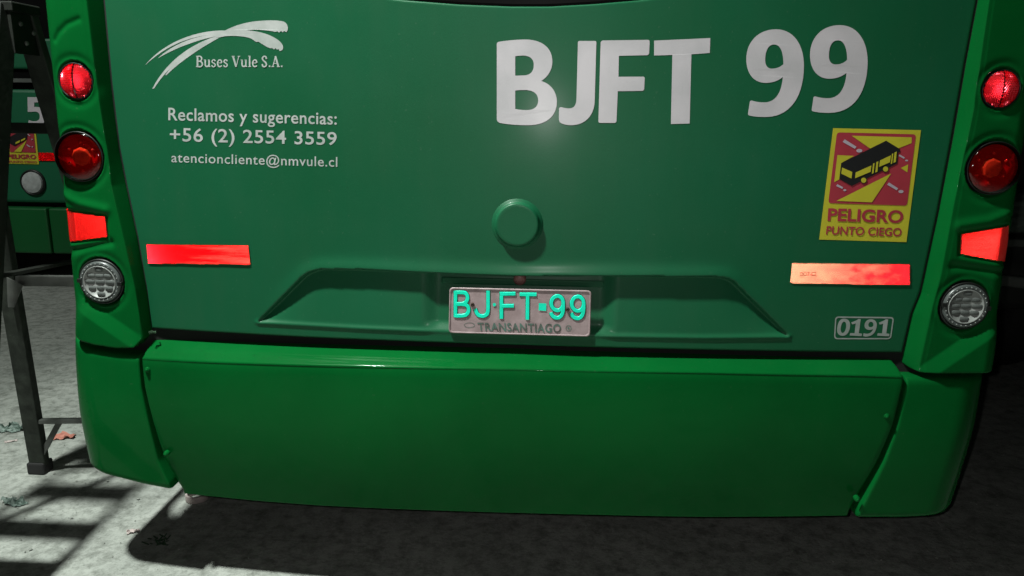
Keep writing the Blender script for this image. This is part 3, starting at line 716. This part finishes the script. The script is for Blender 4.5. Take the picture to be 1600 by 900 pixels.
# round cap pressed into the cover
c = on_y(np.array([808.]), np.array([352.]), lambda x, z: f_panel(x, z)-.015)[0]
R1 = .0530
lathe('round_cap', [(R1+.012, -.002), (R1+.009, .0016), (R1+.004, .003), (R1+.0012, .006), (R1+.0002, .0095), (R1-.0012, .0118), (R1-.003, .0130), (R1-.006, .0134), (R1-.010, .0133), (.02, .0133)], (c[0], 0.0, c[2]), (0,-1,0), M['vinyl'], bus, seg=72)

# ---------------- lettering on the cover
S4 = 4.0
BIG = {
 'B': 'M 145 275 Q 146 262 165 260 C 230 250 290 247 330 247 C 430 250 492 300 492 385 C 492 435 465 480 422 506 C 485 525 520 575 520 635 C 520 730 450 782 340 782 C 270 782 200 776 165 768 Q 147 762 145 745 Z M 260 352 C 275 348 290 347 312 347 C 355 349 376 372 376 405 C 376 450 352 470 315 471 L 260 473 Z M 260 566 C 280 563 300 562 325 562 C 375 565 403 585 404 628 C 402 672 375 688 328 688 C 300 688 275 684 260 681 Z',
 'J': 'M 652 265 Q 653 256 665 256 L 758 256 Q 767 256 767 266 L 757 620 C 757 730 690 782 610 782 C 580 782 560 776 545 768 Q 533 760 533 745 L 534 680 Q 536 668 550 670 C 570 676 585 677 600 677 C 630 675 642 655 643 615 Z',
 'F': 'M 794 268 Q 795 254 812 253 L 1088 249 Q 1100 249 1100 262 L 1097 330 Q 1096 345 1080 345 L 908 349 L 905 480 L 1058 479 Q 1070 479 1069 492 L 1066 555 Q 1064 568 1050 568 L 901 570 L 893 755 Q 891 768 878 768 L 792 768 Q 780 768 780 755 Z',
 'T': 'M 1128 254 L 1479 238 L 1476 331 L 1361 339 L 1350 772 L 1233 775 L 1242 343 L 1128 347 Z'}
for k in 'BJFT':
    o = shape('letter', parse(BIG[k]), S4, (740, 0), M['white'], bus, f_cover, .0006); o['label'] = 'big white vinyl letter '+k
N9 = 'M 450 183 C 560 183 624 280 624 410 C 624 600 540 731 385 731 C 345 731 305 728 280 721 Q 274 718 275 708 L 286 636 Q 288 627 300 629 C 325 636 345 640 375 640 C 450 640 485 575 492 481 C 465 505 425 518 385 518 C 310 518 264 460 264 370 C 264 260 340 183 450 183 Z M 438 278 C 475 278 495 320 496 400 C 480 417 455 429 425 429 C 397 429 382 410 382 375 C 382 320 400 278 438 278 Z'
for dx, dy in ((0, 0), (398, -26)):
    o = shape('digit', [[(x+dx, y+dy) for x, y in p] for p in parse(N9)], S4, (1100, 0), M['white'], bus, f_cover, .0006); o['label'] = 'big white vinyl digit 9'

SL = 3.1026; OL = (200, 0)
logo = shape('company_logo', parse('M 440 166 C 480 140 540 112 620 103 C 680 97 730 97 755 105 C 778 113 780 145 768 156 L 757 150 L 750 157 L 742 150 L 733 158 L 724 152 L 712 155 L 700 151 C 660 147 620 140 575 146 C 590 148 620 152 640 156 C 700 170 745 198 752 225 C 754 240 745 248 735 247 L 730 238 L 722 240 L 716 233 L 708 240 L 700 233 L 690 234 C 670 228 650 212 632 202 L 622 204 L 600 188 C 560 172 500 172 470 176 L 440 182 L 425 178 Z'), SL, OL, M['white2'], bus, f_cover, .0006)
for pth in ('M 470 148 C 380 145 200 175 80 319 C 200 205 330 168 445 166 Z', 'M 440 166 C 330 168 215 215 145 283 C 225 235 340 190 440 174 Z',
            'M 440 172 C 290 215 180 310 118 430 L 127 429 C 190 325 300 240 442 181 Z', 'M 425 180 C 320 230 220 300 181 364 L 187 364 C 240 310 330 245 440 184 Z'):
    shape('strand', parse(pth), SL, OL, M['white2'], logo, f_cover, .0004)
# serif company name, drawn stroke by stroke: glyph units: cap height 1, y down from baseline 0
def serif_glyph(ch):
    k, t = .15, .07   # thick / thin
    if ch == 'B': return .62, [([(.13,-.97),(.13,-.03)], k), ([(.0,-.965),(.3,-.965)], t), ([(.0,-.035),(.3,-.035)], t), ([(.13,-.96),(.38,-.95),(.48,-.75),(.38,-.55),(.13,-.52)], .11), ([(.2,-.52),(.42,-.48),(.54,-.27),(.42,-.05),(.13,-.04)], .12)]
    if ch == 'u': return .56, [([(.11,-.64),(.11,-.2),(.2,-.05),(.32,-.08),(.42,-.2)], .12), ([(.42,-.66),(.42,-.02)], .12), ([(.0,-.635),(.16,-.635)], .06), ([(.32,-.635),(.47,-.635)], .06), ([(.42,-.035),(.54,-.035)], .06)]
    if ch == 's': return .42, [([(.34,-.52),(.28,-.63),(.16,-.64),(.07,-.52),(.14,-.4),(.28,-.3),(.34,-.17),(.26,-.04),(.12,-.04),(.05,-.17)], .10)]
    if ch == 'e': return .48, [([(.08,-.37),(.40,-.37)], .06), ([(.40,-.38),(.37,-.56),(.25,-.65),(.12,-.55),(.06,-.34),(.12,-.12),(.25,-.03),(.41,-.13)], .11)]
    if ch == 'l': return .28, [([(.13,-1.0),(.13,-.02)], .12), ([(.02,-.035),(.25,-.035)], .06), ([(.02,-.98),(.13,-.98)], .06)]
    if ch == 'V': return .70, [([(.10,-.96),(.36,-.02)], k), ([(.58,-.96),(.36,-.02)], t), ([(.0,-.965),(.24,-.965)], t), ([(.48,-.965),(.69,-.965)], t)]
    if ch == 'S': return .52, [([(.42,-.72),(.36,-.93),(.2,-.95),(.09,-.78),(.16,-.6),(.34,-.42),(.42,-.22),(.32,-.05),(.16,-.04),(.06,-.27)], .12)]
    if ch == 'A': return .68, [([(.33,-.98),(.10,-.03)], t), ([(.31,-.98),(.57,-.03)], k), ([(.17,-.32),(.46,-.32)], t), ([(.0,-.035),(.22,-.035)], t), ([(.45,-.035),(.68,-.035)], t)]
    if ch == '.': return .24, [([(.05,-.07),(.18,-.07)], .14)]
    return .22, []
txt = 'Buses Vule S.A.'; tot = sum(serif_glyph(c_)[0]+.04 for c_ in txt); x = 0; mb = MB(); kk = 0
for ch in txt:
    wd, sts = serif_glyph(ch)
    for st, wdt in sts:
        kk += 1
        P = np.array(stroke_poly(st, wdt, len(st) > 2)); h = len(P)//2
        px = 330+(x+P[:, 0])/tot*425; py = 325+P[:, 1]*54
        q = on_y(px/SL+OL[0], py/SL+OL[1], f_cover); q[:, 1] -= .0005+.00008*(kk % 6)
        A = q[:h]; Bq = q[h:][::-1]
        mb.add([tuple(v) for p_ in zip(A, Bq) for v in p_], [(2*i, 2*i+1, 2*i+3, 2*i+2) for i in range(h-1)])
    x += wd+.04
mb.build('company_name', M['white2'], logo)
text_quad('contact_heading', 'Reclamos y sugerencias:', zq(SL, *OL, (196,522),(1012,545),(1012,624),(196,603)), M['white2'], bus, f_cover, .0006, bold=.011, spacing=1.05, split=True)
text_quad('phone_number', '+56 (2) 2554 3559', zq(SL, *OL, (203,618),(1012,640),(1012,724),(203,705)), M['white2'], bus, f_cover, .0006, bold=.011, spacing=1.05, split=True)
text_quad('mail_address', 'atencioncliente@nmvule.cl', zq(SL, *OL, (211,737),(1015,758),(1015,823),(211,800)), M['white2'], bus, f_cover, .0006, bold=.005, spacing=1.07)

# fleet number
SN = 10.667; ON = (1270, 480)
ro = rounded([(372,152),(1353,163),(1302,533),(352,533)], 62, 8); ri_ = rounded([(392,176),(1330,186),(1284,512),(373,512)], 46, 8)
fn = shape('fleet_number_frame', [ro, ri_], SN, ON, M['grey_num'], bus, f_cover, .0006)
D1 = 'M 690 278 L 655 285 L 640 252 C 690 235 735 215 760 195 L 797 200 L 766 432 L 818 440 L 812 482 L 612 470 L 622 430 L 695 432 L 714 268 Z'
D0 = 'M 520 190 C 600 192 628 250 618 330 C 605 430 550 478 490 476 C 420 472 395 420 405 345 C 418 245 450 192 520 190 Z M 515 240 C 490 245 470 290 463 350 C 460 400 475 428 495 428 C 525 425 548 380 555 325 C 560 270 545 240 515 240 Z'
D9 = 'M 965 200 C 1045 200 1075 255 1062 325 C 1045 440 965 492 880 488 C 860 487 845 483 835 478 L 845 430 C 870 440 895 443 915 440 C 960 432 990 405 1003 362 C 970 380 930 382 905 372 C 865 355 855 320 862 285 C 872 235 910 200 965 200 Z M 965 243 C 940 245 925 270 925 295 C 925 325 945 335 970 330 C 990 327 1005 315 1008 300 C 1012 265 995 242 965 243 Z'
for nm, pth, dx in (('0', D0, 0), ('1', D1, 0), ('9', D9, 0), ('1', D1, 458)):
    shape('digit', [[(x+dx, y+(3 if dx else 0)) for x, y in p] for p in parse(pth)], SN, ON, M['grey_num'], fn, f_cover, .0006)

# warning sticker
SS = 3.2132; OS = (1220, 180)
sk = shape('warning_sticker', [[(262,65),(703,75),(630,637),(192,624)]], SS, OS, M['yellow'], bus, f_cover, .0008)
sk['label'] = 'yellow and red blind spot warning sticker'
shape('red_field', [rounded([(281,86),(678,96),(633,454),(237,441)], 16, 5)], SS, OS, M['red_print'], sk, f_cover, .0012)
for p in ([(355,103),(656,111),(655,140),(590,166),(527,128),(447,167)], [(283,200),(367,204),(302,240),(292,322),(267,336)], [(553,292),(456,437),(278,430)], [(638,247),(634,287),(601,265)]):
    shape('yellow_field', [p], SS, OS, M['yellow'], sk, f_cover, .0015)
for p in ([(320,121),(379,158),(371,169),(309,134)], [(595,197),(622,212),(617,219),(590,204)], [(541,337),(588,367),(581,377),(533,349)], [(283,346),(312,361),(308,370),(276,355)], circ(393,178,15,9), circ(630,227,8,4), circ(602,383,13,8), circ(320,376,8,5)):
    shape('lane_mark', [p], SS, OS, M['grey_print'], sk, f_cover, .0015)
shape('bus_pictogram', [[(302,240),(528,128),(590,166),(598,172),(598,186),(588,188),(584,242),(355,355),(292,320)]], SS, OS, M['black_print'], sk, f_cover, .0018)
for cx, cy in ((414,326),(524,270)): shape('pictogram_wheel', [circ(cx, cy, 17)], SS, OS, M['black_print'], sk, f_cover, .0021); shape('pictogram_wheel', [circ(cx, cy, 13)], SS, OS, M['yellow'], sk, f_cover, .0024)
for p in ([(306,262),(357,285),(353,318),(302,293)], [(374,287),(453,252),(449,284),(371,316)], [(461,243),(469,239),(464,290),(455,294)], [(478,235),(488,231),(483,283),(472,288)], [(496,227),(551,201),(546,236),(492,259)], [(556,194),(563,191),(557,242),(550,245)], [(569,187),(580,182),(575,234),(563,239)]):
    shape('pictogram_window', [p], SS, OS, M['yellow'], sk, f_cover, .0023)
text_quad('warning_word', 'PELIGRO', zq(SS, *OS, (238,466),(617,477),(612,543),(233,531)), M['red_print'], sk, f_cover, .0013, bold=.03)
text_quad('warning_word', 'PUNTO CIEGO', zq(SS, *OS, (230,556),(608,566),(604,609),(225,599)), M['red_print'], sk, f_cover, .0013, bold=.022)

# prismatic tapes
for q, mm, lab in (([(229,382),(388,383.5),(391,413),(232,411)], M['retro_tape'], 'saturated red reflective tape'), ([(1237,411),(1421,413),(1421,445),(1235,442)], M['retro_tape_pale'], 'red reflective tape with pale flash glare painted in')):
    p = pw(q); o = mesh('reflective_tape', [(v[0], v[1]-.0004, v[2]) for v in p], [(0, 3, 2, 1)], M['red_base'], bus); o['label'] = lab
    # fine grid so the carrier follows the panel
    qs = [tuple(v) for v in p[:, [0, 2]]]
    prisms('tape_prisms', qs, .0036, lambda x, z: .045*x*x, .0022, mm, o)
text_quad('tape_mark', 'DOT-C2', [(1250,425),(1275,424.5),(1275,430.5),(1250,431)], M['pinkscrap'], bus, f_panel, .0034)

# ---------------- rest of the body: rear window, roof, dark core, side walls, wheels
xs = np.linspace(-1.03, 1.03, 60); zz = np.linspace(0, 1, 20)
Zw = zt(xs)[None, :]+.006+(2.62-zt(xs)[None, :])*zz[:, None]; Xw = np.repeat(xs[None, :], 20, 0); Yw = f_panel(Xw, 0)+.006+.06*np.clip(Zw-1.6, 0, 2)*.6
grid_mesh('rear_window', Xw, Yw, Zw, M['glass'], bus)
MB().box((-1.20, .12, 2.60), (1.20, 9.0, 2.95)).build('roof', M['paint'], bus, bevel=.05)
MB().box((-1.14, .075, .36), (1.14, 9.0, 2.62)).build('chassis', M['dark'], bus)
for s in (-1, 1):
    a = s*1.145; b = s*1.19
    MB().box((min(a, b), .56, .34), (max(a, b), 9.0, 2.62)).build('side_wall', M['paint'], bus)
    for yy in (2.9, 7.2):
        lathe('wheel', [(.30, -.14), (.46, -.13), (.48, -.09), (.48, .09), (.46, .13), (.30, .14), (.29, .10), (.12, .08), (.10, .13), (.02, .13)], (s*1.0, yy, .48), (s,0,0), M['rubber'], bus, seg=36)
# dark backing right behind the seams
MB().box((-1.05, .050, .52), (1.05, .074, 1.75)).build('seal_frame', M['dark'], bus)
MB().box((-1.0, .035, .305), (1.0, .40, .50)).build('light_leak_block', M['dark'], bus)  # unseen box added to stop floodlight leaking between the bumper pieces
# broken corner trim beside the seam
c = pw([(243,520)], .03)[0]
mb = MB()
for k in range(7):
    a = random.uniform(0, 6.3); L = random.uniform(.004, .009)
    mb.bar((c[0]+random.uniform(-.008, .012), .015+random.uniform(-.01, .02), c[2]+.006+random.uniform(-.005, .005)), (c[0]+math.cos(a)*L, .02, c[2]+.006+math.sin(a)*L*.6), .004, .002)
mb.build('torn_seal', M['leaf'], bus)

# ================================================================== SECOND BUS (behind, to the left)
B2Y = 3.3
b2 = thing('parked_bus', (0,0,0), 'dull green bus parked behind the step ladder, its rear partly hidden', 'bus')
P2 = lambda pts, Y=B2Y: on_y(np.array(pts, float)[:, 0], np.array(pts, float)[:, 1], Y)
zc = lambda py: float(P2([(60, py)])[0][2])
x0, x1 = -5.75, -3.12
MB().box((x0, B2Y, zc(317)), (x1, B2Y+8, zc(140))).build('rear_panel', M['bus2'], b2, bevel=.02)
MB().box((x0, B2Y, zc(108)), (x1, B2Y+8, zc(60))).build('upper_panel', M['bus2'], b2, bevel=.015)
MB().box((x0+.05, B2Y+.03, zc(140)-.02), (x1-.05, B2Y+8, zc(108)+.02)).build('window_band', M['glass'], b2)
MB().box((x0, B2Y-.01, zc(129)), (x1, B2Y+.04, zc(123))).build('trim_strip', M['darktrim'], b2)
MB().box((x0+.05, B2Y+.04, zc(60)-.01), (x1-.05, B2Y+8, zc(60)+.9)).build('rear_window', M['glass'], b2)
MB().box((x0, B2Y+.02, zc(60)+.9), (x1, B2Y+8, zc(60)+1.25)).build('roof', M['bus2'], b2, bevel=.05)
cx = float(P2([(84, 360)])[0][0])
MB().box((x0, B2Y-.05, zc(394)), (cx-.004, B2Y+.5, zc(324))).build('bumper', M['bus2_low'], b2, bevel=.012)
MB().box((cx+.004, B2Y-.04, zc(394)), (x1, B2Y+.5, zc(324))).build('corner_bumper', M['bus2_low'], b2, bevel=.012)
MB().box((x0+.1, B2Y+.06, .30), (x1-.1, B2Y+8, zc(316))).build('chassis', M['dark'], b2)
for s in (x0+.3, x1-.3):
    lathe('wheel', [(.30, -.14), (.46, -.13), (.48, -.09), (.48, .09), (.46, .13), (.30, .14), (.02, .10)], (s, B2Y+2.6, .48), (1,0,0), M['rubber'], b2, seg=28)
SZ = 4.5; OZ = (0, 120); fb2 = B2Y
shape('digit', parse('M 196 143 L 306 143 L 306 178 L 243 181 L 243 212 C 300 208 325 235 325 275 C 325 325 290 347 250 347 C 230 347 210 342 200 335 L 205 303 C 225 312 240 313 250 312 C 275 310 283 295 282 275 C 280 250 262 243 240 245 L 198 247 Z'), SZ, OZ, M['white'], b2, fb2, .004)
shape('digit', parse('M 343 143 L 392 143 L 392 347 L 350 347 Z'), SZ, OZ, M['white'], b2, fb2, .004)
s2 = shape('warning_sticker', [[(60,338),(250,345),(277,615),(60,610)]], SZ, OZ, M['yellow'], b2, fb2, .004)
shape('red_field', [[(75,362),(238,362),(256,533),(75,528)]], SZ, OZ, M['red_print'], s2, fb2, .007)
shape('yellow_field', [[(75,362),(225,364),(190,380),(110,395)]], SZ, OZ, M['yellow'], s2, fb2, .010)
shape('yellow_field', [[(195,445),(155,528),(105,526)]], SZ, OZ, M['yellow'], s2, fb2, .010)
shape('bus_pictogram', [[(80,420),(165,376),(200,392),(195,440),(110,485),(80,470)]], SZ, OZ, M['black_print'], s2, fb2, .012)
for p in ([(120,460),(150,445),(149,460),(119,473)], [(158,442),(188,428),(187,440),(157,455)]): shape('pictogram_window', [p], SZ, OZ, M['yellow'], s2, fb2, .015)
for p in ([(203,400),(222,414),(219,419),(201,406)], [(197,473),(222,490),(219,496),(194,480)], circ(233,440,5), circ(236,492,5)): shape('lane_mark', [p], SZ, OZ, M['grey_print'], s2, fb2, .012)
text_quad('warning_word', 'PELIGRO', zq(SZ, *OZ, (58,543),(257,546),(258,578),(58,574)), M['red_print'], s2, fb2, .008, bold=.03)
text_quad('warning_word', 'PUNTO CIEGO', zq(SZ, *OZ, (70,588),(262,591),(263,607),(70,604)), M['red_print'], s2, fb2, .008, bold=.02)
tp = P2([(60,238.5),(95,239.5),(95,251.5),(60,251)], B2Y-.008); o = mesh('reflective_tape', [(v[0], v[1]+.006, v[2]) for v in tp], [(0, 3, 2, 1)], M['retro_quad'], b2)
prisms('tape_prisms', [tuple(v) for v in tp[:, [0, 2]]], .008, lambda x, z: B2Y, .008, M['retro_tape'], o)
c = P2([(52.5, 285)])[0]; r = float(abs(P2([(69.5, 285)])[0][0]-c[0]))
rl = lathe('reversing_lamp', [(r+.012, 0), (r+.010, .014), (r, .016), (r, .008)], (c[0], B2Y, c[2]), (0,-1,0), M['black'], b2, seg=32)
lathe('lens', [(r*.96, .008), (r*.9, .022), (r*.6, .028), (.01, .029)], (c[0], B2Y, c[2]), (0,-1,0), M['white_lens'], rl, seg=20, smooth=False)

# ================================================================== STEP LADDER (left of the bus)
lad = thing('step_ladder', (0,0,0), 'dark metal step ladder standing open beside the left side of the bus', 'ladder')
fr_r = (Vector((-1.305, -.31, 0)), Vector((-1.42, .265, 1.56))); fr_l = (Vector((-1.755, -.31, 0)), Vector((-1.60, .265, 1.56)))
rr_r = (Vector((-1.335, .66, 0)), Vector((-1.42, .345, 1.55))); rr_l = (Vector((-1.757, .613, 0)), Vector((-1.60, .345, 1.55)))
at = lambda rl, z: rl[0]+(rl[1]-rl[0])*(z/rl[1].z)
for rl in (fr_r, fr_l):
    MB().bar(rl[0], rl[1], .026, .062).build('front_rail', M['steel_dark'], lad, bevel=.003)
for rl in (rr_r, rr_l):
    lg = MB().bar(rl[0]+Vector((0, 0, .01)), rl[1], .060, .030).build('rear_leg', M['steel_leg'], lad, bevel=.003)
    MB().box((rl[0].x-.0325, rl[0].y-.028, 0), (rl[0].x+.0325, rl[0].y+.028, .045)).build('rubber_foot', M['rubber'], lg, bevel=.006)
for z in (.27, .565, .86, 1.14, 1.38):
    a = at(fr_l, z); b = at(fr_r, z)
    MB().box((a.x, a.y-.045, z-.012), (b.x, a.y+.045, z+.012)).build('step', M['steel_dark'], lad, bevel=.004)
def rear_bar(z, th, m):
    a = at(rr_l, z); b = at(rr_r, z); return MB().bar((a.x+.02, a.y, z), (b.x-.02, b.y, z), .022, th, up=(0, 0, 1)).build('rear_crossbar', m, lad, bevel=.002)
rear_bar(.215, .016, M['steel']); rear_bar(.745, .034, M['steel']); rear_bar(1.235, .032, M['steel_dark'])
a = at(rr_l, .05); MB().bar((a.x+.02, a.y-.01, .075), (a.x+.105, a.y-.01, .21), .018, .008).build('brace', M['steel'], lad)
a = at(rr_l, .745)
mesh('gusset', [(a.x+.01, a.y-.02, .76), (a.x+.06, a.y-.02, .735), (a.x+.02, a.y-.02, .66), (a.x-.0, a.y-.02, .66), (a.x+.01, a.y-.016, .76), (a.x+.06, a.y-.016, .735), (a.x+.02, a.y-.016, .66), (a.x-.0, a.y-.016, .66)],
     [(0,1,2,3),(7,6,5,4),(0,4,5,1),(1,5,6,2),(2,6,7,3),(3,7,4,0)], M['steel'], lad)
p0 = at(fr_l, .80); p1 = at(rr_r, .83)
sp = MB().bar((p0.x, p0.y, .80), (p1.x, p1.y, .83), .030, .010, up=(0, 0, 1)).build('spreader_bar', M['steel_dark'], lad)
MB().box((-1.64, .245, 1.548), (-1.385, .365, 1.575)).build('top_cap', M['steel_dark'], lad, bevel=.004)
gs = MB().box((-1.405, .25, 1.44), (-1.395, .37, 1.55)).build('hinge_plate', M['steel_dark'], lad, bevel=.002)
for yy, zz_ in ((.285, 1.52), (.335, 1.50), (.30, 1.47)):
    lathe('rivet', [(.007, 0), (.006, .004), (.002, .006)], (-1.395, yy, zz_), (1,-.6,0), M['steel'], gs, seg=8)

# ================================================================== DARK VEHICLE at the right, behind the bus corner
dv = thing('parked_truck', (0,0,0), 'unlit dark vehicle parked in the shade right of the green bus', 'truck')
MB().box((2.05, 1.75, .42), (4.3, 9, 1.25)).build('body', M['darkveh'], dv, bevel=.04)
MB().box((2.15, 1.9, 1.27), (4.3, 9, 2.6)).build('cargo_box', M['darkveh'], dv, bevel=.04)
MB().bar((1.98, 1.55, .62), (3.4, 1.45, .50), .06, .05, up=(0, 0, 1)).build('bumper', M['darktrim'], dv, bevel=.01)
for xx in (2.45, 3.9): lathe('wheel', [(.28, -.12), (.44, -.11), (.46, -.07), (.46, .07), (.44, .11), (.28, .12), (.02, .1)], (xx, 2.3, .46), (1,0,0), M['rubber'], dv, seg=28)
c = on_y(np.array([1600.]), np.array([338.]), 1.55)[0]
nx, nz = 40, 26; X = np.zeros((nz, nx)); Y = X.copy(); Z = X.copy()
for j in range(nz):
    for i in range(nx):
        a = 2*math.pi*i/(nx-1); t = j/(nz-1); rad = .19*(1-abs(2*t-1)**4)**.5+.0001
        rad *= 1+.05*math.sin(7*a+3*t)+.035*math.sin(13*t*3+a)
        X[j, i] = c[0]+.13+rad*math.cos(a)*1.0; Y[j, i] = 1.80+rad*math.sin(a); Z[j, i] = c[2]-.11+t*.22+.006*math.sin(9*a)
tb = grid_mesh('tarpaulin_bundle', X, Y, Z, M['tarp'])
tag(tb, 'grey green rolled tarpaulin bundle resting on the dark vehicle', 'tarpaulin')
hgt = float(Z.min())
MB().box((1.98, 1.62, hgt-.03), (2.75, 2.0, hgt+.004)).build('rack', M['darktrim'], dv, bevel=.005)
MB().bar((2.1, 1.8, 1.25 if hgt > 1.25 else .9), (2.1, 1.8, hgt-.02), .04, .04).build('rack_post', M['darktrim'], dv)

# ================================================================== LITTER ON THE CONCRETE
c = on_z(300., 784.)[0:3]
lathe('tape_roll', [(.030, 0), (.036, 0), (.038, .002), (.038, .021), (.036, .023), (.031, .023), (.030, .021), (.030, .002)], (float(c[0])+.01, float(c[1])+.02, .002), (0, 0, 1), M['paper'], seg=36)
ro_ = COL.objects['tape_roll'] if 'tape_roll' in COL.objects else None
me = ro_.data; me.clear_geometry()
V = []; Fc = []; prof_ = [(.030, .002), (.031, .0), (.037, 0), (.038, .002), (.038, .021), (.037, .023), (.031, .023), (.030, .021)]; sg = 40
for r, h in prof_:
    for k in range(sg): t = 2*math.pi*k/sg; V.append((float(c[0])+.01+r*math.cos(t), float(c[1])+.02+r*math.sin(t), .001+h))
n_ = len(prof_)
for i in range(n_):
    for k in range(sg): Fc.append((i*sg+k, i*sg+(k+1) % sg, ((i+1) % n_)*sg+(k+1) % sg, ((i+1) % n_)*sg+k))
me.from_pydata(V, [], Fc); me.update(); me.polygons.foreach_set('use_smooth', [True]*len(me.polygons))
tag(ro_, 'empty pale tape roll lying under the bumper edge', 'tape roll')
def scrap(name, px, py, size, m, label, cat, seed, n=9, flat=.35, ang=0.0, asp=1.0):
    r = random.Random(seed); c = on_z(float(px), float(py)); X = np.zeros((n, n)); Y = X.copy(); Z = X.copy()
    for j in range(n):
        for i in range(n):
            u = i/(n-1)-.5; v = (j/(n-1)-.5)*asp; w_ = 1+.25*math.sin(5*u+seed)*math.cos(4*v+seed*2)
            X[j, i] = c[0]+size*w_*(u*math.cos(ang)-v*math.sin(ang)); Y[j, i] = c[1]+size*w_*(u*math.sin(ang)+v*math.cos(ang))
            X[j, i] += size*r.uniform(-.05, .05); Y[j, i] += size*r.uniform(-.05, .05)
            Z[j, i] = .003+size*flat*abs(.4*math.sin(9*u+seed)+.4*math.sin(8*v+2*seed+5*u))*r.uniform(.15, 1.1)
    keep = r.random()
    o = grid_mesh(name, X, Y, Z, m); o.data.polygons.foreach_set('use_smooth', [False]*len(o.data.polygons)); s_ = o.modifiers.new('solid', 'SOLIDIFY'); s_.thickness = .0012
    return tag(o, label, cat)
scrap('cardboard_scrap', 101, 684, .085, M['pinkscrap'], 'salmon coloured scrap lying behind the ladder foot', 'scrap', 3, flat=.28, ang=.25, asp=.55)
scrap('plastic_scrap', 18, 672, .13, M['rag'], 'crumpled greenish plastic strip on concrete behind the ladder', 'plastic', 5, n=14, flat=.30, ang=.1, asp=.35)
scrap('paper_scrap', 18, 690, .045, M['paper'], 'small pale paper strip near the crumpled plastic', 'paper', 9, flat=.1, ang=.5, asp=.3)
scrap('plastic_wrapper', 22, 787, .075, M['rag'], 'small crumpled green wrapper in the ladder shadow', 'wrapper', 12, n=14, flat=.35, ang=-.4, asp=.45)
scrap('dry_leaf', 208, 832, .035, M['paper'], 'curled pale dry leaf on the sunlit-bright concrete strip'.replace('sunlit-bright', 'brightly lit'), 'leaf', 15, flat=.4, ang=.6, asp=.5)
# tuft of torn green scraps at the shadow edge
c = on_z(247., 850.); mb = MB(); r = random.Random(4)
for k in range(26):
    a = r.uniform(0, 6.28); L = r.uniform(.01, .035); x = c[0]+r.gauss(0, .016); y = c[1]+r.gauss(0, .010); z = r.uniform(.002, .012)
    mb.bar((x, y, z), (x+L*math.cos(a), y+L*math.sin(a)*.6, z+r.uniform(-.001, .012)), .004, .0015, up=(0, 0, 1))
tag(mb.build('weed_tuft', M['leaf']), 'dark green shredded tuft lying at the edge of the bus shadow', 'weed')
# pebbles and crumbs: uncountable
mb = MB(); r = random.Random(11)
for k in range(420):
    px = r.uniform(-40, 420) if k < 330 else r.uniform(1200, 1640); py = r.uniform(560, 905) ; p = on_z(px, py); s_ = r.uniform(.0012, .0042)*(1 if k % 9 else 1.9)
    if abs(p[0]) < 1.2 and p[1] > .5: continue
    v = [(p[0]+s_*r.uniform(.5, 1.2)*dx, p[1]+s_*r.uniform(.5, 1.2)*dy, max(0, s_*.6+s_*.6*dz)) for dx, dy, dz in ((1,0,0),(0,1,0),(-1,0,0),(0,-1,0),(0,0,1),(0,0,-1))]
    mb.add(v, [(0,1,4),(1,2,4),(2,3,4),(3,0,4),(1,0,5),(2,1,5),(3,2,5),(0,3,5)])
tag(mb.build('grit', M['ground']), 'loose grit scattered on the concrete', 'grit', kind='stuff')
